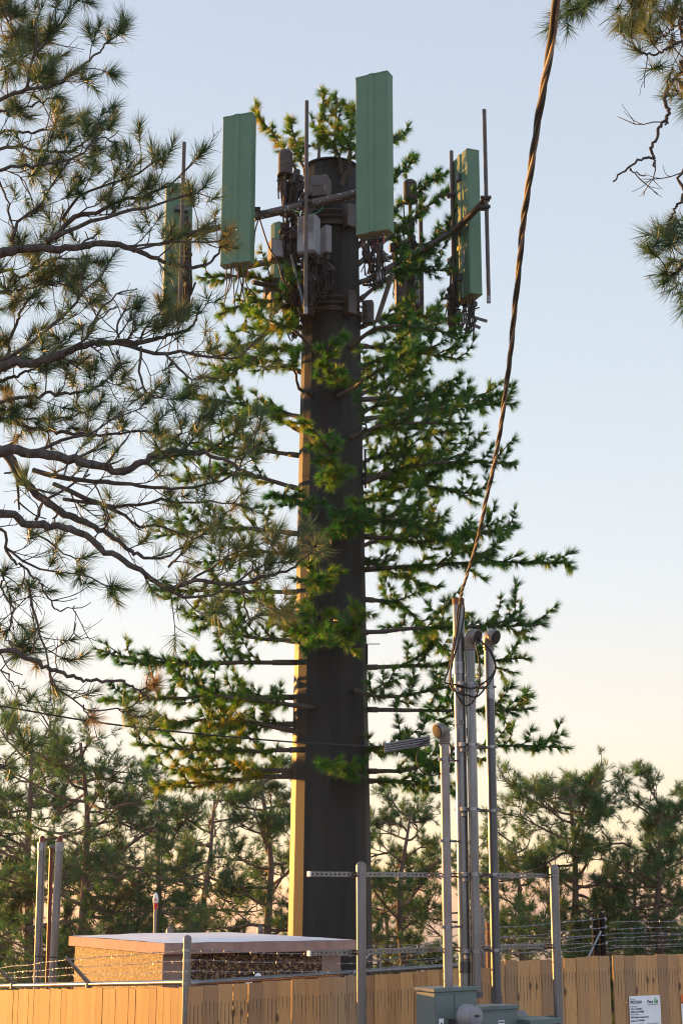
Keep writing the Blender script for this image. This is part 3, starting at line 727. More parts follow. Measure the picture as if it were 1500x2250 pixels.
for (a0, a1, z0, z1) in ((.01, .44, .03, .75), (.46, .99, .03, .155), (.46, .99, .165, .75)):
    m = MB(); m.box(f1 + FD * w1_ * (a0 + a1) / 2 + FN * .003 - Vector((0, 0, .02 + (z0 + z1) / 2)), (w1_ * (a1 - a0), .008, z1 - z0), FY, bev=.003); m.build('door_panel', M['cabinet'], b1)
m = MB(); q = f1 + FD * w1_ * .40 + FN * .03 - Vector((0, 0, .27)); m.box(q, (.03, .05, .02), FY); m.box(q - FD * .04 - Vector((0, 0, .1)), (.02, .05, .24), FY); m.box(q - Vector((0, 0, .03)) - FD * -.03, (.16, .02, .02), FY); m.build('handle', M['steel_dark'], b1)
mc = P(1030, 2232, f1.y - .03)
m = MB(); m.lathe(mc + FN * -.05, [(.095, 0), (.095, .05), (.088, .07), (.082, .11), (.078, .115)], 28, axis=FN); mt = m.build('meter', M['midgrey'], b1, smooth='auto')
m = MB(); m.lathe(mc + FN * .062, [(.079, 0), (.076, .03), (.066, .036)], 28, axis=FN); m.build('meter_face', M['lightgrey'], mt, smooth='auto')
m = MB(); m.box(mc + FN * .1 + Vector((0, 0, .004)), (.05, .004, .02), FY); m.build('meter_display', M['dark'], mt)
m = MB(); q = f1 + FD * w1_ * .13 + FN * .01 - Vector((0, 0, .33)); m.box(q, (.052, .003, .17), FY); pl = m.build('letter_plate', M['white'], b1)
def text(s, loc, size, yaw, m_, parent, bold=0.0, align='LEFT', name='lettering', ext=.0008):
    cu = bpy.data.curves.new(name, 'FONT'); cu.body = s; cu.size = size; cu.extrude = ext; cu.offset = bold; cu.align_x = align
    cu.materials.append(m_); o = bpy.data.objects.new(name, cu); o.location = loc; o.rotation_euler = (R(90), 0, yaw)
    COL.objects.link(o); bpy.context.view_layer.update(); dg = bpy.context.evaluated_depsgraph_get()
    me = bpy.data.meshes.new_from_object(o.evaluated_get(dg)); mw = o.matrix_world.copy(); bpy.data.objects.remove(o); me.materials.clear(); me.materials.append(m_)
    me.transform(mw); o = bpy.data.objects.new(name, me); put(o, parent); return o
text('A', q + FN * .003 - FD * .0 + Vector((0, 0, -.005)), .085, FY, M['ink'], pl, bold=.002, align='CENTER')
b2_, f2, w2_ = cabinet('junction_cabinet', 1040, 1052, 1136, 2214, DF(1090) - .2, 'smaller grey green cabinet at the foot of the two right risers', depth=.24)
m = MB(); m.box(f2 + FD * w2_ * .5 + FN * .003 - Vector((0, 0, .42)), (w2_ * .97, .008, .74), FY, bev=.003); m.build('door_panel', M['cabinet'], b2_)
m = MB(); m.box(f2 + FD * w2_ * .55 + FN * .009 - Vector((0, 0, .155)), (.075, .002, .07), FY); lb = m.build('warning_label', M['white'], b2_)
m = MB(); m.box(f2 + FD * w2_ * .55 + FN * .011 - Vector((0, 0, .135)), (.066, .002, .012), FY); m.box(f2 + FD * w2_ * .55 + FN * .011 - Vector((0, 0, .165)), (.06, .002, .004), FY); m.build('label_print', M['ink'], lb)
# grey boxes lying lower right with a white sheet
q = P(1168, 2236, DF(1168) - .05)
e = empty('disconnect_box', (q.x, q.y, q.z - .4), 'low grey box with flat lid and white sheet strapped under it, right of the cabinets', 'electrical box')
m = MB(); m.box(q + FN * .02 - Vector((0, 0, .025)), (.40, .32, .05), FY, bev=.006); m.build('lid', M['cabinet'], e)
m = MB(); m.prism([(-.2, 0), (.10, 0), (.04, .055), (-.2, .055)], q - FD * .02 - FN * .12 + Vector((0, 0, .002)), -FN * .05, FD, (0, 0, 1)); m.build('rear_box', M['midgrey'], e)
m = MB(); m.box(q - Vector((0, 0, .23)), (.34, .22, .36), FY, bev=.006); m.build('case', M['cabinet'], e)
m = MB(); m.box(q + FN * .19 - Vector((0, 0, .17)) + FD * .03, (.30, .006, .22), FY); sh = m.build('white_sheet', M['white'], e)
text('XMLIT', q + FN * .195 - Vector((0, 0, .13)) - FD * .06, .06, FY, M['inkblue'], sh)
m = MB()
for k in range(3): a = q + FN * .197 + FD * (-.10 + .12 * k) - Vector((0, 0, .05)); m.tube([a, a + FD * .06 - Vector((0, 0, .035))], .006, 5)
m.tube(curve_pts([q + FN * .2 - FD * .25 - Vector((0, 0, .05)), q + FN * .2 - FD * .2 - Vector((0, 0, .10)), q + FN * .2 - FD * .12 - Vector((0, 0, .08)), q + FN * .2 - FD * .07 - Vector((0, 0, .12))], 10), .010, 6)
m.build('strap', M['black'], e)

# ------------------------------------------------------------------ notices on the gate leaf
def sign_at(px, py, w, h, name, label):
    p0 = CP + E1 * on_line(CP, E1, px); p0.z = P(px, py, p0.y).z; e = empty(name, p0 - Vector((0, 0, h)), label, 'sign')
    o0 = p0 - E2 * .012
    m = MB(); m.box(o0 + E1 * w / 2 - Vector((0, 0, h / 2)), (w, .004, h), YAW, bev=.001); pl = m.build('plate', M['white'], e)
    return e, o0, pl
sw = .415
s1, o1, pl1 = sign_at(1377, 2189, sw, .5, 'notice_board', 'white site notice with a green and dark logo on the gate boards')
def st(s, x, y, size, mt_, bold=0.0): text(s, o1 + E1 * x - Vector((0, 0, y)) - E2 * .0035, size, YAW, M[mt_], pl1, bold)
st('SITE ID', .012, .040, .020, 'inkgrey'); st('PICO343', .012, .075, .040, 'ink', .0012)
st('Para', .238, .075, .043, 'ink', .0009); st('el', .352, .075, .043, 'ink', .0009); st('INFRASTRUCTURE', .243, .096, .0165, 'inkgrey')
st('SITE NAME', .012, .110, .017, 'inkgrey'); st('CO - LYONS -', .012, .138, .026, 'ink', .0006); st('BDN COV RMR', .012, .167, .026, 'ink', .0006)
st('SITE ADDRESS', .012, .190, .017, 'inkgrey'); st('683 Indian Lookout Rd.', .012, .220, .025, 'ink', .0004); st('Lyons, CO 80540', .012, .254, .025, 'ink', .0004)
st('FCC REGISTRATION #', .012, .288, .017, 'inkgrey'); st('1314848', .012, .324, .034, 'ink', .001)
st('LEASING CONTACT', .225, .288, .017, 'inkgrey'); st('info@ptowers.com', .225, .316, .018, 'ink')
m = MB()
for k in (0, 1): m.prism([(0, 0), (.010, 0), (.020, .05 + .008 * k), (.010, .042 + .008 * k)], o1 + E1 * (.329 + .012 * k) - Vector((0, 0, .075)) - E2 * .0035, -E2 * .002, E1, (0, 0, 1))
m.build('logo_strokes', M['inkgreen'], pl1)
m = MB()
for (x, y) in ((.012, .014), (sw - .012, .014)): m.lathe(o1 + E1 * x - Vector((0, 0, y)) - E2 * .0022, [(.004, 0), (.003, .002)], 8, axis=-E2)
m.build('screw', M['steel_dark'], pl1)
s2_, o2, pl2 = sign_at(1490, 2184, .3, .45, 'warning_sign', 'warning sign with an orange head cut off at the right edge')
m = MB(); m.box(o2 + E1 * .15 - Vector((0, 0, .05)) - E2 * .0035, (.3, .003, .098), YAW); oh = m.build('orange_header', M['orange'], pl2)
m = MB(); m.prism([(.01, .008), (.11, .008), (.06, .09)], o2 - Vector((0, 0, .1)) - E2 * .0055, -E2 * .001, E1, (0, 0, 1)); m.build('triangle', M['ink'], oh)
# small brass knob on the gate
kp = CP + E1 * on_line(CP, E1, 1369.5); kp.z = P(1369, 2203, kp.y).z
m = MB(); m.lathe(kp - E2 * .002, [(.004, 0), (.004, .006), (.010, .010), (.009, .018), (.003, .021)], 12, axis=-E2); o = m.build('knob', M['yellow'], s3, smooth='auto')

# ------------------------------------------------------------------ cables
def strandcable(m_list, pts, n, r, off, pitch, phases):
    q = [Vector(x) for x in curve_pts(pts, n)]
    s = 0.0; out = [[] for _ in phases]
    for i, c in enumerate(q):
        if i: s += (q[i] - q[i - 1]).length
        t = (q[min(i + 1, n - 1)] - q[max(i - 1, 0)]).normalized(); u = t.cross(Vector((0, 1, 0))).normalized(); w = t.cross(u)
        for k, ph in enumerate(phases):
            a = s / pitch * 2 * math.pi + ph; out[k].append(c + (u * math.cos(a) + w * math.sin(a)) * off)
    for k, mm in enumerate(m_list): mm.tube(out[k], r[k], 9)
sc = empty('service_cable', cM, 'thick twisted service cable dropping from the top right to the mast', 'cable')
cp = [P(1236, -260, 3.3), P(1226, -60, 3.8), P(1213, 78, 4.15), P(1193, 190, 4.6), P(1173, 320, 5.1), P(1150, 480, 5.8), P(1134, 640, 6.5), P(1121, 770, 7.2), P(1106, 890, 8.0), P(1089, 1000, 8.9), P(1066, 1105, 9.9), P(1047, 1190, 11), P(1028, 1255, 12.1), P(1014, 1300, 13.2), P(1010, 1330, cM.y - .08)]
ms = [MB(), MB(), MB()]
strandcable(ms, cp, 420, [.0078, .0078, .0062], .0064, 1.0, (0, 2.1, 4.2))
ms[0].build('insulated_strand', M['black'], sc, smooth=True); ms[1].build('insulated_strand', M['black'], sc, smooth=True)
m = ms[2]; m.build('bare_strand', M['alu'], sc, smooth=True)
# loops at the mast (drip loops)
def loop(name, pts, r, parent, mt_='black', n=40):
    m = MB(); m.tube(curve_pts(pts, n), r, 8); return m.build(name, M[mt_], parent, smooth=True)
yD = cM.y - .12
for k, pts in enumerate((
    [(1010, 1325), (1002, 1370), (995, 1420), (985, 1470), (976, 1497), (990, 1503), (1010, 1506), (1040, 1512), (1075, 1490), (1087, 1465), (1075, 1430), (1050, 1408)],
    [(1012, 1325), (1003, 1390), (992, 1450), (988, 1500), (1000, 1520), (1025, 1527), (1048, 1530), (1075, 1498), (1088, 1468), (1078, 1432), (1056, 1408)],
    [(1014, 1318), (1019, 1345), (1010, 1400), (993, 1455), (990, 1490), (1005, 1530), (1020, 1550), (1040, 1540), (1052, 1505), (1052, 1450), (1046, 1420), (1040, 1408)])):
    q = [P(x, y, yD - .03 * k - (.06 if i > 3 else 0)) for i, (x, y) in enumerate(pts)]; q[-1] = wh2 + Vector((.01 - .01 * k, -.01, -.012)); loop('drip_loop', q, .0085, sc, n=60)
m = MB()
for (x, y, dx, dy) in ((1010, 1508, 8, 2), (1014, 1525, 8, 3), (1012, 1541, 5, 8)): m.tube([P(x - dx, y - dy, yD - .03), P(x + dx, y + dy, yD - .03)], .014, 10)
m.build('splice_sleeve', M['dark'], sc, smooth='auto')
loop('tie_wire', [P(1010, 1312, yD), P(1004, 1340, yD), P(1001, 1380, yD - .02), P(998, 1420, yD)], .004, sc, 'alu')
# left drop wire
dw = empty('drop_wire', P(945, 1628, yD), 'thin dark wire from the left edge to a slatted dead end by the left weatherhead', 'wire')
loop('wire', [P(-80, 1541, 10), P(0, 1551, 10.4), P(200, 1585, 11.2), P(400, 1609, 12), P(650, 1631, 13), P(845, 1641, yD)], .0065, dw, n=50)
m = MB()
for k in range(4):
    a = P(846, 1636 + 5 * k, yD); b_ = P(944, 1619 + 5.5 * k, yD + .02); m.tube([a, b_], .0125 - .002 * (k % 2), 8); m.tube([a - Vector((.01, 0, 0)), a + Vector((.01, 0, 0))], .018, 8)
m.build('dead_end_grip', M['steel'], dw, smooth='auto')
m = MB(); hook = Vector((cM.x, cM.y - rM - .01, P(1008, 1586, yD).z))
m.tube([P(900, 1640, yD), P(944, 1625, yD), hook], .0028, 5); m.tube([P(930, 1640, yD), P(970, 1620, yD), hook + Vector((0, 0, -.005))], .0028, 5)
m.tube([hook + Vector((math.cos(a) * .022, 0, math.sin(a) * .022)) for a in np.linspace(0, 6.28, 14)], .005, 6); m.build('guy_hook', M['steel_bright'], dw, smooth='auto')
loop('slack_loop', [P(940, 1625, yD), P(925, 1635, yD - .02), P(915, 1665, yD - .05), P(925, 1695, yD - .06), P(950, 1704, yD - .06), P(978, 1690, yD - .05), P(990, 1660, yD - .03), P(985, 1630, yD), wh4 + Vector((0, -.01, 0))], .006, dw, n=50)

# ------------------------------------------------------------------ tower
DT = 21.5
TC = P(725, 2050, DT); TX, TY = TC.x, DT
z_lo, z_hi = P(725, 2050, DT).z, P(728, 374, DT).z
r_lo = 93.5 * mpp(2050, DT); r_hi = 57 * mpp(380, DT)
def tower_r(z): return r_lo + (r_hi - r_lo) * (z - z_lo) / (z_hi - z_lo)
tower = empty('cell_tower', (TX, TY, 0), 'tall dark brown tapering mast dressed with artificial evergreen boughs', 'cell tower')
m = MB(); ns = 18; rot = R(11 + 180)
zs = [-.5, z_hi]
for i in range(2):
    pass
vs = []; fs = []
for z in zs:
    for k in range(ns):
        a = rot + k * 2 * math.pi / ns; r = tower_r(z); vs.append((TX + r * math.cos(a), TY + r * math.sin(a), z))
for k in range(ns): k2 = (k + 1) % ns; fs.append([k, k2, ns + k2, ns + k])
fs.append([ns + k for k in range(ns)]); m.raw(vs, fs); m.build('pole', M['pole'], tower)
m = MB(); m.lathe((TX, TY, z_hi - .02), [(tower_r(z_hi) * 1.0, 0), (tower_r(z_hi) * 1.08, .01), (tower_r(z_hi) * 1.08, .035), (tower_r(z_hi) * .9, .05)], 36); m.build('top_flange', M['pole'], tower, smooth='auto')
for zt in (P(725, 700, DT).z, P(725, 512, DT).z):
    rr = tower_r(zt)
    m = MB(); m.lathe((TX, TY, zt), [(rr * 1.0, -.04), (rr * 1.06, -.035), (rr * 1.06, .035), (rr * 1.0, .04)], 36); cl = m.build('collar_mount', M['brown'], tower, smooth='auto')
    m = MB()
    for dz in (-.03, .06, .15):
        q = [Vector((TX + (rr + .11) * math.cos(a), TY + (rr + .11) * math.sin(a), zt + dz)) for a in np.linspace(R(195), R(345), 24)]; m.tube(q, .013, 6)
    for a in (R(232), R(300), R(180), R(350)):
        m.box((TX + (rr + .12) * math.cos(a), TY + (rr + .12) * math.sin(a), zt + .05), (.14, .16, .36), a - R(90), bev=.01)
    m.build('clamp_rod', M['brown'], cl, smooth='auto')
# raceway strips and step rods on the right flank
def on_pole(px, py, out=0.0):
    """point on the pole's camera-side surface at a pixel"""
    z = P(px, py, DT - .4).z; r = tower_r(z) + out; x = P(px, py, DT - .4).x - TX
    x = max(-r * .999, min(r * .999, x)); return Vector((TX + x, TY - math.sqrt(r * r - x * x), z))
m = MB()
for (px, y0, y1) in ((803, 972, 1060), (806, 1410, 1455)):
    a = on_pole(px, y0, .03); b_ = on_pole(px, y1, .03); m.tube([a, b_], .018, 6)
    m.tube([a, a + Vector((.18, 0, 0))], .007, 5)
m.build('step_rod', M['pole'], tower)

Z_CLEAR = P(725, 560, DT).z
def fake_branch(root, ctrl, tip, seed, dens=1.0, tw=1.0, up=.75, r0=.034, bare=.22, tint=.35, name='branch', keep=False):
    rn = np.random.default_rng(seed)
    n = 12; q = curve_pts([root] + ctrl + [tip], n); q = [x + rn.normal(0, .008, 3) * (0 if i < 2 else 1) for i, x in enumerate(q)]
    L = sum(np.linalg.norm(q[i + 1] - q[i]) for i in range(n - 1))
    w = MB(); w.tube(q, np.linspace(r0, .010, n), 8, jit=.05)
    # sleeve where the limb plugs in
    s0 = q[0]; s1 = q[0] + (q[1] - q[0]) * .9; w.tube([s0, s1], r0 * 1.18, 10)
    N_ = Needles()
    seg = np.cumsum([0] + [np.linalg.norm(q[i + 1] - q[i]) for i in range(n - 1)])
    def at(s): 
        k = min(max(np.searchsorted(seg, s) - 1, 0), n - 2); t = (s - seg[k]) / max(seg[k + 1] - seg[k], 1e-6); return q[k] + (q[k + 1] - q[k]) * t, (q[k + 1] - q[k]) / max(seg[k + 1] - seg[k], 1e-6)
    def dress(pts, tb, hang=.55):
        pts = np.array(pts); n_ = len(pts)
        for i in range(n_ - 1):
            d = pts[i + 1] - pts[i]; l = np.linalg.norm(d); d = d / max(l, 1e-6)
            m_ = max(1, int(l / .05 + rn.random()))
            for j in range(m_):
                p_ = pts[i] + d * l * (j + rn.random()) / m_
                sd = rn.normal(size=3); sd -= d * sd.dot(d); sd /= np.linalg.norm(sd)
                v = d * rn.uniform(.35, .9) + sd * .8; v[2] -= hang * .45
                N_.cone(p_, v, int(58 * dens), rn.uniform(.10, .19), 20, .0060, np.clip(tb + rn.normal(0, .16), 0, 1))
        N_.cone(pts[-1], pts[-1] - pts[-2], 50, .15, 28, .0060, tb)
    # main limb dressing
    s = L * bare; k = 0; mains = []
    hid = lambda p_: (not keep) and abs(p_[0] - TX) < .50 and p_[1] < TY and p_[2] < Z_CLEAR
    while s < L:
        p_, d_ = at(s); s += .05
        if not hid(p_): mains.append(p_)
    if len(mains) > 1: dress(mains[::1], tint, .9)
    # twigs
    s = L * (bare + .02); side = 1 if rn.random() < .5 else -1
    while s < L * .97:
        p_, d_ = at(s); f = s / L
        if hid(p_): s += .08; continue
        hz = np.cross(d_, [0, 0, 1.]); hz /= max(np.linalg.norm(hz), 1e-6)
        l = min(tw * rn.uniform(.4, .95) * (1.1 - .6 * f), .2 + .75 * s) * (1 if f > .2 else .8)
        lift = rn.uniform(-.7, 1.6) * up
        v = d_ * rn.uniform(.35, .9) + hz * side * rn.uniform(.35, 1.0) + np.array([0, 0, lift]); v /= np.linalg.norm(v)
        cur = v + np.array([0, 0, rn.uniform(-.3, 1.2) * up]) + rn.normal(0, .25, 3); cur /= np.linalg.norm(cur)
        b_ = p_ + v * l * .5; c_ = b_ + cur * l * .5
        tq = curve_pts([p_, b_, c_], 6); w.tube(tq, np.linspace(.013, .006, 6), 5)
        dress(tq, np.clip(tint + rn.normal(0, .12), 0, 1))
        if l > .5:
            for j in (2, 3):
                if rn.random() < .35:
                    v2 = (tq[j + 1] - tq[j]); v2 = v2 / np.linalg.norm(v2) * .6 + rn.normal(0, .6, 3); v2 /= np.linalg.norm(v2); l2 = l * rn.uniform(.3, .5)
                    t2 = [tq[j], tq[j] + v2 * l2 * .55, tq[j] + v2 * l2 + np.array([0, 0, .06])]; w.tube(t2, [.008, .006, .004], 4, caps=False); dress(t2, np.clip(tint + rn.normal(0, .15), 0, 1))
        side = -side if rn.random() < .8 else side; s += rn.uniform(.10, .18)
    o = w.build(name, M['limb'], tower, smooth=True)
    N_.build('foliage', M['needle_art'], o)
    return o
# (root px, py), [control px,py,dD], (tip px, py, dD), options
T3 = []
def fb(rx, ry, tx, ty, dD, ctrl=(), back=False, **kw):
    root = on_pole(rx, ry, -.03)
    if back: z = root.z; root = Vector((root.x, 2 * TY - root.y, z))
    if dD < -1.4: kw['tw'] = kw.get('tw', 1.0) * .75
    fake_branch(root, [P(a, b, DT + c) for (a, b, c) in ctrl], P(tx, ty, DT + dD), len(T3) * 13 + 5, **kw); T3.append(1)
# right side, low to high
fb(812, 1690, 1250, 1643, .2, [(900, 1690, 0), (1060, 1640, .1)], bare=.12)
fb(812, 1640, 975, 1700, -1.2, [(880, 1650, -.6)], bare=.0, tw=1.2, up=.7)
fb(812, 1712, 985, 1735, .6, [(880, 1718, .3)], bare=.1, tw=1.2, up=.4)
fb(812, 1552, 1165, 1560, .4, [(960, 1562, .2)], bare=.30, tw=1.1)
fb(778, 1516, 1040, 1500, -1.6, [(860, 1530, -1.2)], bare=.12, tw=.9)
fb(808, 1458, 1145, 1445, .9, [(960, 1462, .5)], bare=.2)
fb(780, 1390, 1190, 1372, -.6, [(900, 1382, -.5), (1050, 1376, -.5)], bare=.3, up=.9, tw=1.1)
fb(806, 1306, 1010, 1470, .9, [(880, 1330, .5), (950, 1400, .8)], bare=.15, tw=1.2)
fb(806, 1240, 1250, 1236, 0, [(1000, 1238, 0)], bare=.06, tw=.8, up=.35)
fb(805, 1215, 950, 1290, 1.0, [(870, 1260, .6)], bare=.0, tw=.7)
fb(805, 1165, 1138, 1158, .3, [(960, 1190, .2)], bare=.1, tw=1.0)
fb(800, 1120, 1090, 1235, -1.0, [(920, 1160, -.6)], bare=.15)
fb(795, 1046, 1128, 1016, -.3, [(930, 1020, -.3)], bare=.2, tw=1.0)
fb(803, 1028, 1060, 1090, 1.2, [(900, 1060, .8)], bare=.2)
fb(768, 960, 1030, 930, -1.5, [(860, 930, -1.1)], bare=.16, tw=1.1)
fb(800, 905, 1130, 885, .9, [(950, 900, .7)], bare=.15, tw=1.0)
fb(742, 872, 900, 770, -2.0, [(800, 835, -1.4)], bare=.12, tw=1.0)
fb(800, 860, 1105, 870, 1.3, [(950, 870, .8)], bare=.3, tw=.8)
fb(768, 760, 1000, 735, -1.5, [(850, 715, -1.1)], bare=.1, tw=1.1)
fb(796, 740, 1010, 790, 1.0, [(900, 770, .5)], bare=.1)
fb(795, 700, 985, 700, .8, [(880, 690, .4)], bare=.2)
# right top, among antennas
fb(795, 600, 1000, 470, .8, [(880, 590, .5), (940, 560, .7)], bare=.3, tw=.8, tint=.1)
fb(790, 560, 985, 420, 1.4, [(880, 500, .8)], bare=.35, tw=.55, up=.5, tint=.2)
fb(785, 520, 985, 375, 1.2, [(880, 450, .7)], bare=.4, tw=.5, up=.5, tint=.2)
fb(780, 470, 915, 345, 1.0, [(850, 410, .6)], bare=.5, tw=.5, up=.6)
fb(776, 400, 895, 290, .9, [(830, 340, .5)], bare=.5, tw=.45, up=.6)
fb(790, 640, 960, 585, -.2, [(870, 600, 0)], bare=.2, tw=.8, up=.0, tint=.1)
# crown tufts at the very top
fb(700, 378, 712, 195, .2, [(702, 300, .1)], bare=.35, tw=.36, up=.5, tint=.6, r0=.03)
fb(735, 372, 740, 208, .3, [(737, 300, .1)], bare=.4, tw=.4, up=.5, tint=.5, r0=.03)
fb(760, 378, 776, 228, .3, [(770, 300, .1)], bare=.4, tw=.36, up=.5, tint=.3, r0=.03)
fb(747, 408, 740, 275, -1.0, [(772, 340, -.6)], bare=.4, tw=.8, up=.4, tint=.6, r0=.03)
fb(750, 380, 700, 300, -.9, [(740, 335, -.5)], bare=.3, tw=.7, up=.2, tint=.6, r0=.03)
fb(672, 390, 560, 240, .0, [(620, 325, 0)], bare=.25, tw=.45, up=.5, tint=.65, r0=.03)
fb(674, 380, 632, 258, .3, [(652, 320, .2)], bare=.3, tw=.42, up=.5, tint=.65, r0=.03)
# left side high to low
fb(665, 640, 440, 610, -.6, [(560, 610, -.4)], bare=.15, tw=.9, up=.2, tint=.6)
fb(668, 670, 480, 690, -1.3, [(580, 660, -.9)], bare=.05, tw=1.0, up=.1, tint=.6)
fb(665, 700, 540, 760, .6, [(610, 720, .3)], bare=.05, tw=.9, up=.1, tint=.5)
fb(700, 775, 560, 690, -2.0, [(650, 730, -1.2)], bare=.2, tw=1.0, up=.2, tint=.6)
fb(664, 745, 500, 830, -.8, [(590, 770, -.5)], bare=.05, tw=1.0, up=.2, tint=.5)
fb(662, 800, 470, 810, .8, [(570, 790, .5)], bare=.1, tw=1.0, tint=.5)
fb(682, 862, 640, 780, -1.6, [(655, 850, -1.0)], bare=.05, tw=.9, up=.4, tint=.4)
fb(660, 930, 400, 872, -.5, [(540, 890, -.4)], bare=.1, tw=.9, up=.4, tint=.45)
fb(658, 900, 480, 930, .9, [(570, 900, .6)], bare=.15, tw=.9, tint=.45)
fb(655, 985, 345, 1010, .5, [(500, 985, .3)], bare=.15, tw=1.0, tint=.4)
fb(722, 1082, 665, 925, -2.4, [(735, 1020, -1.6), (705, 960, -2.1)], bare=.05, tw=.55, up=.1, tint=.5, keep=True)
fb(655, 1060, 400, 1060, -.4, [(520, 1040, -.2)], bare=.2, tw=.9, tint=.4)
fb(700, 1130, 600, 1085, -2.0, [(650, 1100, -1.3)], bare=.1, tw=.65, up=.1, tint=.15, keep=True)
fb(652, 1160, 350, 1180, .3, [(500, 1160, .2)], bare=.2, tw=1.0, tint=.4)
fb(652, 1215, 480, 1240, 1.0, [(560, 1210, .6)], bare=.1, tint=.4)
fb(650, 1290, 335, 1300, -.2, [(500, 1300, -.1)], bare=.15, tw=1.0, tint=.5)
fb(665, 1395, 560, 1310, -1.7, [(610, 1340, -1.2)], bare=.1, tw=.7, tint=.5, keep=True)
fb(648, 1400, 430, 1350, .8, [(530, 1395, .5)], bare=.15, tw=.9, tint=.45)
fb(652, 1450, 212, 1425, -.1, [(440, 1455, -.1), (300, 1450, -.1)], bare=.15, tw=1.1, up=.8, tint=.4)
fb(690, 1556, 375, 1468, -1.6, [(560, 1540, -1.2), (470, 1525, -1.4)], bare=.2, tw=.9, tint=.4)
fb(645, 1525, 235, 1540, .3, [(430, 1530, .2)], bare=.2, tw=1.0, up=.6, tint=.4)
fb(645, 1585, 440, 1600, 1.2, [(540, 1590, .7)], bare=.1, tw=1.0, tint=.4)
fb(662, 1646, 300, 1636, -.8, [(500, 1650, -.6)], bare=.15, tw=1.2, up=.8, tint=.6)
fb(640, 1700, 345, 1725, .3, [(490, 1715, .2)], bare=.2, tw=1.1, up=.5, tint=.65)
fb(640, 1690, 400, 1695, 1.0, [(500, 1690, .8)], bare=.2, tw=1.2, up=.6, tint=.6)
fb(640, 1600, 330, 1600, .9, [(480, 1580, .6)], bare=.2, tw=1.1, up=.7, tint=.5)
# front curls
fb(725, 1342, 690, 1410, -2.4, [(710, 1385, -1.2)], bare=.1, tw=1.2, up=1.0, tint=.45, keep=True)
fb(740, 1375, 785, 1325, -1.6, [(770, 1400, -1.0)], bare=.0, tw=.6, up=.4, tint=.5, keep=True)
fb(670, 1395, 618, 1335, -1.4, [(640, 1385, -.8)], bare=.0, tw=.6, up=.2, tint=.6, keep=True)
fb(735, 1265, 670, 1240, -2.1, [(700, 1290, -1.3)], bare=.1, tw=.6, up=.4, tint=.5, keep=True)
fb(740, 1180, 765, 1120, -1.9, [(750, 1160, -1.2)], bare=.0, tw=.6, up=.2, tint=.1, keep=True)
fb(790, 1150, 800, 1100, -1.6, [(800, 1130, -.9)], bare=.0, tw=.6, up=.2, tint=.4, keep=True)
fb(800, 1705, 712, 1675, -1.8, [(760, 1695, -1.0)], bare=.1, tw=.6, up=.4, tint=.4, keep=True)
fb(768, 835, 745, 735, -1.8, [(730, 830, -1.0), (718, 780, -1.5)], bare=.05, tw=.45, up=.1, tint=.45, keep=True)
# filler behind the trunk flanks
for i in range(9):
    z_py = 790 + i * 50 + random.uniform(-10, 10); s_ = 1
    fb(725 + s_ * 60, z_py, 725 + s_ * random.uniform(180, 330), z_py + random.uniform(-30, 30), random.uniform(.9, 2.0), [(725 + s_ * 130, z_py, .9)], back=True, bare=.15, tint=.35)

# ------------------------------------------------------------------ antennas
GR = 'panel antennas and gear around the tower top'
def antenna(px, py_top, py_bot, wpx, D, gam, depth, label, ncab=7, tape=True, back=False):
    """px: column of the centre of the wide visible face at its foot; gam: yaw of the face normal from -Y towards -X"""
    top = P(px, py_top, D); z1 = top.z; z0 = P(px, py_bot, D).z; c = Vector((top.x, D, z0))
    w = wpx * mpp(py_top, D) / math.cos(gam); n = Vector((-math.sin(gam), -math.cos(gam), 0)); s_ = Vector((math.cos(gam), -math.sin(gam), 0))
    e = empty('panel_antenna', c - n * depth / 2, label, 'antenna', 'green panel antennas')
    hw, r = w / 2, .035
    prof = [(-hw, r * .6), (-hw + r * .35, r * .12), (-hw + r, 0), (-.05, 0), (-.035, -.018), (.035, -.018), (.05, 0), (hw - r, 0), (hw - r * .35, r * .12), (hw, r * .6), (hw, depth - .01), (hw - .01, depth), (-hw + .01, depth), (-hw, depth - .01)]
    m = MB(); m.prism(prof, c, (0, 0, z1 - z0), s_, -n); m.build('radome', M['green'], e)
    pr2 = [(a * 1.012, b * 1.0 + (.002 if b > depth / 2 else -.003)) for a, b in prof]
    m = MB(); m.prism(pr2, c + Vector((0, 0, z1 - z0 - .006)), (0, 0, .016), s_, -n); m.prism(pr2, c - Vector((0, 0, .012)), (0, 0, .03), s_, -n); m.build_each('end_cap', M['green'], e)
    m = MB(); m.box(c - n * depth / 2 - Vector((0, 0, .014)), (w * .95, depth * .9, .006), -gam); m.build('underside', M['radome_end'], e)
    con = MB(); cab = MB(); tp = MB()
    for k in range(ncab):
        q = c + s_ * (-hw * .75 + 1.5 * hw * (k + .5) / ncab + random.uniform(-.015, .015)) - n * depth * random.uniform(.25, .75) - Vector((0, 0, .016))
        con.tube([q, q - Vector((0, 0, .05))], .012, 8)
        mid = q - Vector((random.uniform(-.02, .02), 0, random.uniform(.2, .3)))
        end = q + Vector((random.uniform(-.12, .12), .25, -random.uniform(.30, .5)))
        cab.tube(curve_pts([q - Vector((0, 0, .04)), mid, end], 8), .0085, 6)
        if tape and k % 2 == 0:
            for j in range(3): z = .07 + .035 * j; tp.tube([q - Vector((0, 0, z)), q - Vector((0, 0, z + .018))], .0115, 8)
    con.build_each('connector', M['steel_dark'], e); cab.build('cable', M['black'], e, smooth=True)
    if tape and tp.v: tp.build('tape_band', M['pink'], e)
    return e, c, n, s_, w, z0, z1
A1 = antenna(521, 253, 576, 66, DT - 1.75, R(20), .17, 'green panel antenna left of the mast, hanging lower than its neighbour', ncab=9)
A2 = antenna(815, 164, 508, 70, DT - 1.6, R(25), .20, 'tallest green panel antenna, in front of the mast at upper right', ncab=7)
